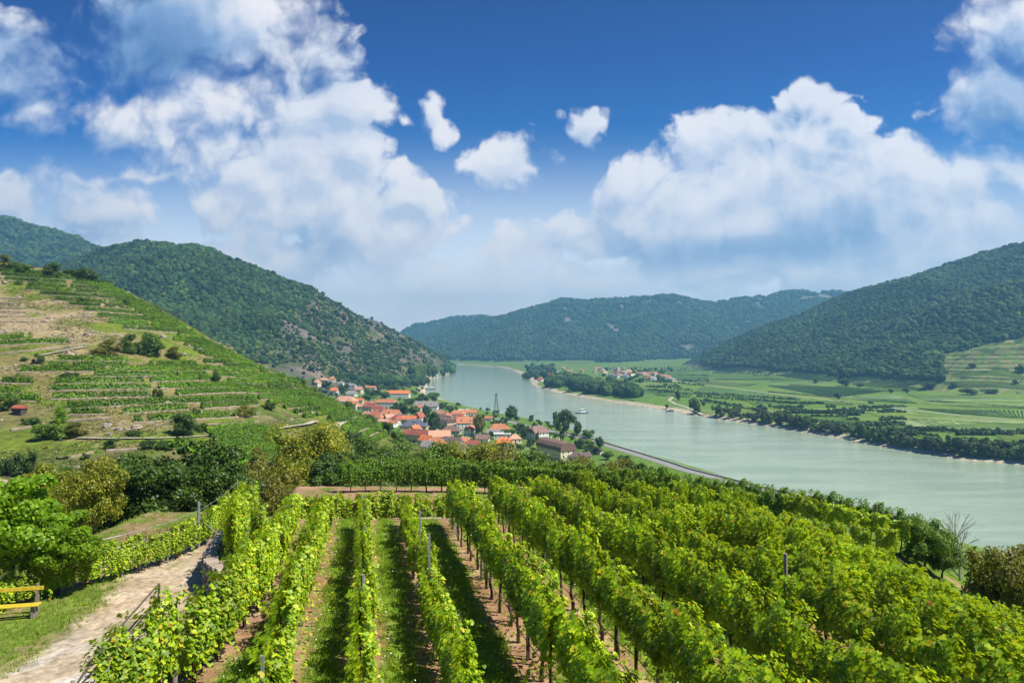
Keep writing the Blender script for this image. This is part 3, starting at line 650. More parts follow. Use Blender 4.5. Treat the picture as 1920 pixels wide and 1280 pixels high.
for i in range(7):
    y = 25.2+i*1.12; grapevine(float(WALLX(y))+.75+(.6 if i < 1 else 0), y, .2, NUM[i]+' grapevine from the near end behind the curved stone wall end', 'grapevines behind the wall end', FOLL, 1.05)
# two rows that follow the edge of the terrace; the first as plants, the one behind as a mass
arc = [(-12.2, 51.5), (-9, 51.8), (-4, 51.5), (2, 50), (8, 47), (13, 43.5), (17.0, 40.2), (20.6, 36.3)]
def resample(pts, step):
    P_ = np.array(pts, float); d = np.r_[0, np.cumsum(np.linalg.norm(np.diff(P_, axis=0), axis=1))]; n = max(2, int(d[-1]/step)+1)
    s = np.linspace(0, d[-1], n); return np.c_[[np.interp(s, d, P_[:, i]) for i in range(P_.shape[1])]].T
A_ = resample(arc, 1.12)
for i in range(len(A_)):
    t = A_[min(i+1, len(A_)-1)]-A_[max(i-1, 0)]; rz = math.atan2(t[1], t[0])-math.pi/2
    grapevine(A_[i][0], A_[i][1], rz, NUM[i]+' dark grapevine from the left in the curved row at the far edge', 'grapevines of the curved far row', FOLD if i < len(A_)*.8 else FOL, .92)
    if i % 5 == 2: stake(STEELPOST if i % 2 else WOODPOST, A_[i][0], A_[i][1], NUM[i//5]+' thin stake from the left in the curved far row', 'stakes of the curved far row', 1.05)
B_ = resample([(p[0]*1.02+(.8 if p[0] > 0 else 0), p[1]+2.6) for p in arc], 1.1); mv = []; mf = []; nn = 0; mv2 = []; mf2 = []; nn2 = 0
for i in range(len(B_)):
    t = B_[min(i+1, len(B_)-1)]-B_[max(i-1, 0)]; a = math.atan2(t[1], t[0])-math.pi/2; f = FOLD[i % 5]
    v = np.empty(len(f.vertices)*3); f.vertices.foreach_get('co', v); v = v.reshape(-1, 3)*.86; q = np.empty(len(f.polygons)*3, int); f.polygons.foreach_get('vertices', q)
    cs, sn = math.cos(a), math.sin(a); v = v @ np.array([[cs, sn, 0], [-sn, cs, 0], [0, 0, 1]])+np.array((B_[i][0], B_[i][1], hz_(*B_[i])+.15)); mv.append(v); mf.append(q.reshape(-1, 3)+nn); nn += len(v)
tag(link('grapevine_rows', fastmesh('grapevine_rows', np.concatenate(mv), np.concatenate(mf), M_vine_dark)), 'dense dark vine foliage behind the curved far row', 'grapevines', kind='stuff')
for line in ([(-12.6, 41.5), (-4, 41.2), (3, 40.6)], [(6, 43.5), (11, 40.6), (15.5, 37.4), (18.8, 34.2)]):
    Q_ = resample(line, 1.15)
    for i in range(len(Q_)):
        t = Q_[min(i+1, len(Q_)-1)]-Q_[max(i-1, 0)]; a = math.atan2(t[1], t[0])-math.pi/2; f = FOL[i % 10]
        v = np.empty(len(f.vertices)*3); f.vertices.foreach_get('co', v); v = v.reshape(-1, 3)*.8; q = np.empty(len(f.polygons)*3, int); f.polygons.foreach_get('vertices', q)
        cs, sn = math.cos(a), math.sin(a); v = v @ np.array([[cs, sn, 0], [-sn, cs, 0], [0, 0, 1]])+np.array((Q_[i][0], Q_[i][1], hz_(*Q_[i])-.1)); mv2.append(v); mf2.append(q.reshape(-1, 3)+nn2); nn2 += len(v)
tag(link('grapevine_rows', fastmesh('grapevine_rows', np.concatenate(mv2), np.concatenate(mf2), M_vine)), 'bright vine foliage on the strip between the low wall and the curved row', 'grapevines', kind='stuff')
# the few vines on the strip behind the low wall
for i, (x, y) in enumerate([(-11.6+1.15*j, 36.6+.2*math.sin(j*2.0)) for j in range(12)]):
    grapevine(x, y, R(90), NUM[i]+' grapevine from the left just behind the low stone wall', 'grapevines behind the low wall', FOL, 1.08)
# the low row on wires beside the path
fl = [(.864*a, .864*b) for a, b in ((-20.5, 27.2), (-19.3, 29.8), (-18.0, 31.4), (-17.0, 33.8), (-16.5, 37.0), (-17.2, 41.7), (-18, 46))]
FS = resample(fl, 1.0)
for i, (x, y) in enumerate(FS):
    t = FS[min(i+1, len(FS)-1)]-FS[max(i-1, 0)]; grapevine(x, y, math.atan2(t[1], t[0])-math.pi/2, NUM[i]+' low grapevine along the wire fence, counted from the bench', 'grapevines along the path fence', FOLL, .80)
def path_fence():
    e = empty('wire_fence', (-18, 31, hz_(-18, 31)), 0, 'wire and stake fence carrying young vines along the sandy path', 'fence'); o0 = np.array(e.location)
    for i, (x, y) in enumerate(resample(fl, 2.1)):
        z = hz_(x, y); h = (1.55, 1.9, 1.45)[i % 3]; big = i == 4
        mb = MB().tube([np.array((x, y, z-.2))-o0, np.array((x+.02, y, z+(2.1 if big else h)))-o0], .06 if big else .035, 6)
        if big: mb.tube([np.array((x, y, z+1.4))-o0, np.array((x+.9, y+.9, z))-o0], .025, 5)
        mb.build('post', M_steel if big else M_wood, e)
    for hh in (.8, 1.25, 1.7):
        MB().tube([np.array((x, y, hz_(x, y)+hh))-o0 for x, y in resample(fl, 2.1)], .008, 4).build('wire', M_steel, e)
path_fence()

# ---------------------------------------------------------------- path side: walls, handrail, bench
def stone_wall(name, pts, hgt, thick, label, seed=0, stone=(.42, .20), mat=None, off=0.0, cat='wall'):
    g = random.Random(seed); mb = MB(); P_ = resample(pts, stone[0]*.9); lv = max(1, int(hgt/stone[1]))
    for i in range(len(P_)-1):
        a, b = P_[i], P_[i+1]; rz = math.atan2(b[1]-a[1], b[0]-a[0]); L = math.hypot(*(b-a)[:2]); 
        for l in range(lv):
            q = g.uniform(.85, 1.1); c = (a+b)/2; nz = P_[i][2]+l*stone[1]+stone[1]/2
            mb.box((c[0]+g.uniform(-.05, .05), c[1]+g.uniform(-.05, .05), nz), (L*q*1.02, thick*g.uniform(.85, 1.12), stone[1]*g.uniform(.82, .99)), rz+g.uniform(-.06, .06), 0, g.uniform(.9, 1.0))
    return tag(mb.build(name, mat or M_stone), label, cat)
wl = [(WALLX(y)-.12, y, PZ-.1) for y in np.arange(8, 23.8, 1.2)]
stone_wall('retaining_wall', wl, 1.5, .5, 'tall dry stone retaining wall between the vine rows and the sandy path', 3, (.42, .17))
stone_wall('retaining_wall', [(-9.6, 23.6, PZ-.1), (-10.3, 24.5, PZ-.1), (-11.1, 25.4, PZ-.1), (-11.75, 26.5, PZ-.1), (-12.1, 27.8, PZ-.1), (-12.6, 30.0, PZ-.1)], 1.4, .5, 'curved end of layered dry stone wall beside the top of the path', 5, (.36, .11))
stone_wall('low_wall', [(-8.6, 34.3, 90.75), (-6.6, 34.4, 90.8), (-4.4, 34.4, 90.85), (-2.0, 34.3, 90.8), (.2, 34.25, 90.75)], .62, .4, 'knee high dry stone wall at the end of the grass aisles', 8, (.5, .18))
def handrail():
    e = empty('handrail', (-11.5, 19.9, PZ), 0, 'dark square tube handrail on posts between path and vines', 'handrail')
    pts = [(-.85, -5.2, .95), (-.62, -2.9, 1.15), (-.60, -2.7, 1.75), (.35, .9, 2.05)]
    top = [(-10.9, 17.0, PZ+.72), (-11.15, 18.4, PZ+.98), (-11.3, 19.8, PZ+1.15), (-12.0, 23.2, PZ+1.15)]
    o0 = np.array(e.location)
    for i, (x, y, z) in enumerate([top[0], top[1], top[2], top[3]]):
        MB().box(tuple(np.array((x, y, (z+PZ)/2))-o0), (.06, .06, z-PZ)).build('post', M_darkwood, e)
    MB().tube([np.array(q)-o0 for q in top], .038, 4).build('top_rail', M_darkwood, e)
    MB().tube([np.array((q[0], q[1], q[2]-.5))-o0 for q in top[1:]], .030, 4).build('lower_rail', M_darkwood, e)
handrail()
MB_ = MB().tube([(-10.75, 16.2, PZ-.1), (-10.8, 16.8, PZ+1.0)], .06, 6); tag(MB_.build('leaning_post', M_wood), 'pale leaning timber at the lower end of the handrail', 'post')
def bench():
    z = PZ+.03; e = empty('park_bench', (-17.0, 23.0, z), R(12), 'wooden bench with peeling yellow slats under the lime green tree', 'bench')
    MB().box((0, .0, .46), (2.0, .14, .035)).box((0, -.18, .46), (2.0, .12, .035)).build('seat', M_ybench, e)
    MB().box((0, .22, .92), (2.0, .035, .12)).build('backrest', M_ybench, e)
    for s in (-.8, .8):
        MB().box((s, .05, .22), (.09, .42, .44)).box((s, .25, .62), (.08, .08, .9)).build('leg', M_wood, e)
bench()
# the small slate roofed hut low on the opposite slope
# ---------------------------------------------------------------- near trees and bushes
def at(x, y, Y): X = (x-960)/F*Y; return (X, Y, hz_(X, Y))
tree('walnut', M_limeleaf, 4.5, 4.3, at(20, 1150, 24.8), 'lime green walnut tree with drooping leaves over the yellow bench', name='walnut_tree', nl=13000, ncl=60, leaf=.034, seed=3, trunk=.40, kind='quad', core=.25, cr=(.15,.27))
tree('walnut', None, 3.0, 3.2, at(108, 1120, 25.4), 'smaller lime green tree between the bench and the wire fence', name='walnut_tree')
for i, (x, Y, h, w, mt, lb) in enumerate([(105, 42, 6.8, 5.6, M_yellow, 'yellowing locust tree left of the dark tree group'), (20, 48, 6.0, 6.0, M_yellow, 'yellowing locust tree behind the walnut tree'), (175, 40, 5.4, 4.2, M_yellow, 'small yellow green tree in front of the dark trees')]):
    tree('locust', M_yellow, h, w, at(x, 0, Y), lb, name='locust_tree', nl=12000, ncl=60, leaf=.024, seed=9, core=.25, cr=(.14,.26))
for i, (x, Y, h, w, lb) in enumerate([(200, 52, 9.4, 10.4, 'broad dark green tree at the left of the gully trees'), (325, 55, 9.8, 12.2, 'tallest dark green tree of the gully group'), (265, 47, 7.2, 8.8, 'dark green tree leaning over the wire fence'), (395, 50, 6.4, 7.4, 'lower dark tree at the right of the gully group'), (150, 62, 8.6, 8.0, 'dark tree half hidden behind the broad dark tree')]):
    tree('dark%d' % (i % 2), M_darkleaf, h, w, at(x, 0, Y), lb, nl=15000, ncl=70, leaf=.026, seed=20+i, core=.4, trunk=.12, cr=(.14, .26))
tree('brown', M_brownleaf, 6.4, 6.0, at(468, 0, 58), 'olive brown shrubby tree right of the dark gully trees', nl=7000, ncl=30, leaf=.03, seed=31, trunk=.15)
tree('brown', None, 5.6, 6.5, at(520, 0, 66), 'low olive brown tree below the big yellow locust', trunk=.15)
tree('locust2', M_yellow, 13.5, 13.0, at(592, 0, 92), 'big yellow green locust tree standing alone before the terraced hillside', name='locust_tree', nl=12000, ncl=50, leaf=.020, seed=12, core=.45)
tree('brown', None, 7.5, 8.5, at(525, 0, 95), 'yellow brown tree left of the big locust tree')
for i, (x, Y, h, w, m_, lb) in enumerate([(655, 78, 7.5, 9, 'd', 'dark green tree at the left end of the curved vine row'), (628, 70, 5.5, 6.5, 'd', 'dark rounded shrub tree below the big locust'), (742, 150, 10, 14, 'm', 'green tree crowns below the small vine terraces'),
     (800, 135, 8.5, 14, 'm', 'green tree between village and curved vine row'), (690, 120, 9, 12, 'm', 'green tree right of the big locust'), (905, 110, 12.6, 12, 'y', 'yellow brown tree in front of the orange roofed houses'), (960, 105, 11.0, 12, 'b', 'brownish tree right of the yellow brown tree'),
     (850, 120, 9.5, 13, 'm', 'green tree left of the yellow brown tree'), (1010, 95, 9.0, 11, 'm', 'green tree in front of the brown barrel roofed building'), (1080, 100, 8.0, 10, 'b', 'reddish brown tree below the barrel roofed building'), (1150, 92, 8.0, 10, 'b', 'brown tinged tree beside the riverside road'), (1210, 90, 6.5, 9, 'd', 'dark tree beside the riverside road')]):
    z_px = {0: 835, 1: 850, 2: 828, 3: 838, 4: 822, 5: 812, 6: 820, 7: 826, 8: 838, 9: 838, 10: 842, 11: 856}[i]
    Xw = (x-960)/F*Y; zt = ZC-(z_px-HZ)/F*Y; g0 = hz_(Xw, Y); hh = max(4, zt-g0)
    k = {'d': ('dark0', M_darkleaf), 'm': ('mid', M_midleaf), 'y': ('locust2', M_yellow), 'b': ('brown', M_brownleaf)}[m_]
    tree(k[0], k[1], hh, w, (Xw, Y, g0), lb, nl=9000, ncl=40, leaf=.028, seed=50+i, trunk=.2)
# right edge above the river
def tree_top(key, mat, x, ytop, Y, width, label, **kw):
    X = (x-960)/F*Y; g0 = hz_(X, Y); return tree(key, mat, max(2.0, ZC-(ytop-HZ)/F*Y-g0), width, (X, Y, g0), label, **kw)
tree_top('mid', M_midleaf, 1733, 962, 36, 2.9, 'bushy green tree just beyond the end of the curved row', trunk=.2)
tree_top('brown', None, 1885, 998, 34, 3.8, 'olive green tree at the right edge above the river')
tree_top('mid', None, 1765, 1010, 37, 2.4, 'small green tree left of the bare branched tree')
tree_top('brown', None, 1945, 1030, 31, 3.4, 'olive tree cut by the right edge of the photo')
for i, (x, Y, h, w) in enumerate([(17.6, 27.5, 1.8, 2.6), (19.0, 24.5, 2.0, 3.0), (19.6, 29.5, 1.8, 2.6), (17.8, 22.6, 1.7, 2.4), (21.3, 27.0, 2.2, 3.2), (16.4, 21.0, 1.5, 2.0)]):
    bush('bmr', M_midleaf, h, w, (x, Y, hz_(x, Y)-.1), NUM[i]+' green bush on the bank beyond the last vines on the river side', nl=2600, leaf=.05, ncl=26, seed=95, core=.3)
def dead_tree(loc, h, label):
    g = random.Random(5); e = empty('dead_tree', loc, 0, label, 'tree'); mb = MB(); br = MB()
    def grow(p, d, L, r, lv, m_):
        q = (p[0]+d[0]*L, p[1]+d[1]*L, p[2]+d[2]*L); m_.tube([p, q], [r, r*.65], 5, cap=False)
        if lv == 0: return
        for _ in range(3 if lv > 1 else 2):
            dd = np.array(d)+np.array((g.uniform(-.75, .75), g.uniform(-.75, .75), g.uniform(-.15, .5))); dd /= np.linalg.norm(dd); grow(q, tuple(dd), L*g.uniform(.6, .85), r*.6, lv-1, br)
    grow((0, 0, -.3), (0, 0, 1), h*.30, .10, 5, mb); mb.build('trunk', M_wood, e); br.build('branches', M_wood, e)
X_ = (1800-960)/F*40; dead_tree((X_, 40, ZC-(1085-HZ)/F*40-1.2), 5.3, 'bare branched dead tree standing against the river')
bush('bly', M_yellow, 1.5, 2.2, (-10.9, 14.9, PZ-.1), 'yellow green shrub at the bottom left corner of the path', nl=2200, leaf=.06, ncl=24, seed=91, core=.2)
bush('bly', M_yellow, 1.2, 1.6, (-9.5, 13.3, PZ-.1), 'small yellowish shrub beside the lower end of the handrail')
bush('bly', M_yellow, 1.1, 1.9, (-12.6, 16.0, PZ-.1), 'low yellow green weed bush at the left corner of the path')
# grass and weeds in the aisles
def grass():
    g = np.random.default_rng(5); n = 60000; y = 7+27*g.random(n)**.8; x = g.uniform(-1, 1, n)*(.78*y+2); 
    dr = rowdist(x, y); nb = fbm(x, y, 1.1, 4, 61); keep = (dr+(nb-.5)*.7 > .42) & (x > WALLX(y)+.5) & (x < 17) & (y < EDGE(x)-.4)
    x, y = x[keep], y[keep]; n2 = 12000; y2 = g.uniform(13, 38, n2); x2 = g.uniform(-21, -8, n2)
    pc = PATHC(y2); dp = abs(x2-pc); k2 = (x2 < WALLX(y2)-.6) & (dp > 1.3+.5*g.random(n2)) & ((x2 > -15.2-.2*(31-y2)) | (g.random(n2) < .25))
    x = np.r_[x, x2[k2]]; y = np.r_[y, y2[k2]]; n = len(x); z = H(x, y)
    B = 5; X = np.repeat(x, B)+g.normal(0, .05, n*B); Y = np.repeat(y, B)+g.normal(0, .05, n*B); Z = np.repeat(z, B)-.02
    a = g.uniform(0, 6.28, n*B); w = g.uniform(.008, .022, n*B); h = g.uniform(.05, .20, n*B); l = g.uniform(-.10, .10, (n*B, 2))
    base = np.c_[X, Y, Z]; d = np.c_[np.cos(a)*w, np.sin(a)*w, 0*a]; tip = base+np.c_[l, h]
    V = np.stack([base-d, base+d, tip], 1).reshape(-1, 3); return fastmesh('grass', V, np.arange(len(V)).reshape(-1, 3), M_grass)
tag(link('grass', grass()), 'short bright grass in the aisles between the vine rows', 'grass', kind='stuff')
def weeds():
    g = np.random.default_rng(6); n = 9000; y = 7+27*g.random(n)**.8; x = g.uniform(-1, 1, n)*(.78*y+2); k = (x > WALLX(y)+.3) & (x < 17) & (y < EDGE(x)-.4); x, y = x[k], y[k]; n = len(x); z = H(x, y)
    pos = np.repeat(np.c_[x, y, z+.04], 5, 0)+g.normal(0, .05, (n*5, 3)); pos[:, 2] = np.maximum(pos[:, 2], np.repeat(z, 5)+.01)
    V, Fq = leaves(pos, np.c_[g.normal(0, .5, (n*5, 2)), np.ones(n*5)], g.uniform(.03, .08, n*5), 'quad', g=g); return fastmesh('weeds', V, Fq, M_vine)
def flowers():
    g = np.random.default_rng(16); n = 1500; y = 8+24*g.random(n)**.8; x = g.uniform(-1, .6, n)*(.78*y+2); k = (x > WALLX(y)+.6) & (rowdist(x, y) > .45) & (y < EDGE(x)-.5) & (x < 12); x, y = x[k], y[k]; n = len(x)
    V, Fq = leaves(np.c_[x, y, H(x, y)+.16], np.c_[g.normal(0, .4, (n, 2)), np.ones(n)], .045, 'quad', g=g); return fastmesh('clover_flowers', V, Fq, M_white)
tag(link('clover_flowers', flowers()), 'tiny white clover flowers dotted over the grass', 'flowers', kind='stuff')
tag(link('weeds', weeds()), 'low broad leaved weeds growing on the soil', 'weeds', kind='stuff')

# ---------------------------------------------------------------- village houses
def wallmat(c): 
    k = 'plaster_%s' % '_'.join(str(int(q*100)) for q in c); return MATS.get(k) or plain(k, c, .9, .10, .5, .0, .1)
def roofmat(c):
    k = 'roof_tiles_%s' % '_'.join(str(int(q*100)) for q in c)
    if k in MATS: return MATS[k]
    m, t, b, o = newmat(k); tc = t.new('ShaderNodeTexCoord'); n = t.noise(tc.outputs['Object'], .35, 6, .7); n2 = t.noise(tc.outputs['Object'], 3.0, 3, .6)
    f = t.m('MULTIPLY', t.rng(n.outputs[0], .3, .7, .72, 1.22, False), t.rng(n2.outputs[0], .3, .7, .85, 1.15, False)); oi = t.new('ShaderNodeObjectInfo'); f = t.m('MULTIPLY', f, t.rng(oi.outputs['Random'], 0, 1, .85, 1.12, False))
    t.l.new(t.mix(1.0, (*c, 1), t.xyz(f, f, f), 'MULTIPLY'), b.inputs['Base Color']); b.inputs['Roughness'].default_value = .85
    return m
WH = (.74,.72,.67); CR = (.70,.60,.42); YE = (.68,.52,.26); GY = (.45,.43,.40); PK = (.66,.50,.40)
OR = (.44,.165,.075); OB = (.56,.16,.045); RD = (.30,.085,.05); BR = (.20,.115,.085); GR = (.26,.235,.215); SL = (.10,.105,.14); DK = (.13,.085,.08); SA = (.50,.26,.16)
def roof_mesh(mb, L, W_, h, r, typ, ov=.5, mi=0):
    a, b = L/2+ov, W_/2+ov; z = h-.25
    if typ == 'gable': rx = a
    elif typ == 'half': rx = a-r*.55
    elif typ == 'hip': rx = max(.1, a-b*.95)
    else: rx = .05
    if typ == 'barrel':
        P_ = [(-b, z), (-b*.93, h+r*.42), (-b*.62, h+r*.80), (-b*.2, h+r*.98), (b*.2, h+r*.98), (b*.62, h+r*.80), (b*.93, h+r*.42), (b, z)]
        V = [(s*a, y, q) for s in (-1, 1) for y, q in P_]; n = len(P_)
        mb.add(V, [(i, i+1, n+i+1, n+i) for i in range(n-1)]+[tuple(range(n)), tuple(range(2*n-1, n-1, -1)), (0, n, 2*n-1, n-1)], mi); return
    zr = h+r; V = [(-a,-b,z),(a,-b,z),(a,b,z),(-a,b,z),(-rx,0,zr),(rx,0,zr),(-a,-b,z+.22),(a,-b,z+.22),(a,b,z+.22),(-a,b,z+.22)]
    if typ == 'half':
        f = .55; zz = z+.22+(zr-z-.22)*f; V = [(-a,-b,z+.2),(a,-b,z+.2),(a,b,z+.2),(-a,b,z+.2),(-rx,0,zr),(rx,0,zr),(-a,-b*(1-f),zz),(a,-b*(1-f),zz),(a,b*(1-f),zz),(-a,b*(1-f),zz),(-a,-b,z),(a,-b,z),(a,b,z),(-a,b,z)]
        mb.add(V, [(0,1,7,5,4,6),(2,3,9,4,5,8),(6,4,9),(7,8,5),(10,13,12,11),(10,11,1,0),(12,13,3,2),(0,6,9,3,13,10),(1,11,12,2,8,7)], mi); return
    mb.add(V, [(6,7,5,4),(8,9,4,5),(9,6,4),(7,8,5),(0,3,2,1),(0,1,7,6),(1,2,8,7),(2,3,9,8),(3,0,6,9)], mi)
def house(x, yb, L, W_, h, r, ang, wall, roof, typ, label, rows=2, dorm=0, ch=1, group=None, cat='house', name='house', extra=None, loc=None, zoff=0.0, end=True, cols=None, Yo=None):
    if loc is None:
        hp = pix(x, yb, 560, 3000)
        if hp is not None and hp[2] < 30: loc = (hp[0]*(hp[1]+W_/2)/hp[1], hp[1]+W_/2, hp[2]+zoff)
    if loc is None:
        z0 = 6.0; Y = (ZC-z0)*F/(yb-HZ) if Yo is None else Yo
        for _ in range(5): z0 = float(H(np.array([(x-960)/F*Y]), np.array([Y]))[0]); Y = (ZC-z0)*F/(yb-HZ) if Yo is None else Yo
        loc = ((x-960)/F*(Y+W_/2), Y+W_/2, z0+zoff)
    e = empty(name, loc, R(ang), label, cat, group); g = random.Random(int(x*7+yb)); a, b = L/2, W_/2
    mb = MB(); rt = h+(r-.35 if typ in ('gable',) else 0)
    if typ in ('gable',): V = [(-a,-b,-2),(a,-b,-2),(a,b,-2),(-a,b,-2),(-a,-b,h),(a,-b,h),(a,b,h),(-a,b,h),(-a,0,rt),(a,0,rt)]; mb.add(V, [(0,1,5,4),(2,3,7,6),(1,2,6,9,5),(3,0,4,8,7),(4,5,9,8),(6,7,8,9)])
    elif typ == 'half':
        f = .5; V = [(-a,-b,-2),(a,-b,-2),(a,b,-2),(-a,b,-2),(-a,-b,h),(a,-b,h),(a,b,h),(-a,b,h),(-a,-b*(1-f),h+r*f-.15),(a,-b*(1-f),h+r*f-.15),(a,b*(1-f),h+r*f-.15),(-a,b*(1-f),h+r*f-.15)]
        mb.add(V, [(0,1,5,4),(2,3,7,6),(1,2,6,10,9,5),(3,0,4,8,11,7)])
    else: mb.box((0, 0, (h-2)/2), (L, W_, h+2))
    mb.build('wall', wallmat(wall), e)
    if typ == 'flat': MB().box((0, 0, h+.15), (L+1.0, W_+1.0, .3)).build('roof', wallmat(roof), e); rf = e
    else:
        q = MB(); roof_mesh(q, L, W_, h, r, typ); rf = q.build('roof', roofmat(roof), e)
        for k in range(ch): cx = (g.uniform(-.6, .6))*a*.8; MB().box((cx, .6, h+r+.1), (.9, .7, 2.2)).build('chimney', wallmat(PK if k % 2 else WH), rf)
        for sd in ((-1, 1) if dorm > 3 else (-1,)):
            for k in range(dorm):
                dx = -a+(k+.5)*L/dorm if dorm > 1 else 0; yy = sd*b*.62; zz = h+r*.28; d = e
                dm = MB(); dm.box((dx, yy, zz+.55), (1.7, 2.2, 1.5)).build('dormer', wallmat(wall), rf)
                q = MB(); q.add([(dx-1.1, yy-1.3, zz+1.25), (dx+1.1, yy-1.3, zz+1.25), (dx+1.1, yy+1.6, zz+1.25), (dx-1.1, yy+1.6, zz+1.25), (dx, yy-1.3, zz+2.0), (dx, yy+1.6, zz+2.0)], [(0,1,4),(1,2,5,4),(2,3,5),(3,0,4,5),(0,3,2,1)]); q.build('dormer_roof', roofmat(roof), rf)
                MB().box((dx, yy-1.12*(1 if sd < 0 else -1), zz+.65), (.9, .06, .9)).build('window', M_glass, rf)
    if rows:
        n = cols or max(2, int(L/3.6)); m_ = max(1, int(W_/4.2))
        for f in range(rows):
            zc = (f+.55)*h/rows
            for i in range(n): MB().box((-a+(i+.5)*L/n, -b-.02, zc), (1.15, .08, 1.45)).build('window', M_glass, e)
            for i in range(m_):
                for s in ((-1, 1) if end else ()): MB().box((s*(a+.02), -b+(i+.5)*W_/m_, zc), (.08, 1.15, 1.45)).build('window', M_glass, e)
        MB().box((0.3*L-1.2 if n > 3 else 0, -b-.03, 1.05), (1.2, .1, 2.1)).build('door', M_darkwood, e)
        if typ == 'gable' and r > 3.5:
            for s in (-1, 1): MB().box((s*(a+.02), 0, h+r*.3), (.08, 1.0, 1.2)).build('window', M_glass, e)
    return e
DG = 'houses of the village below the vineyards'
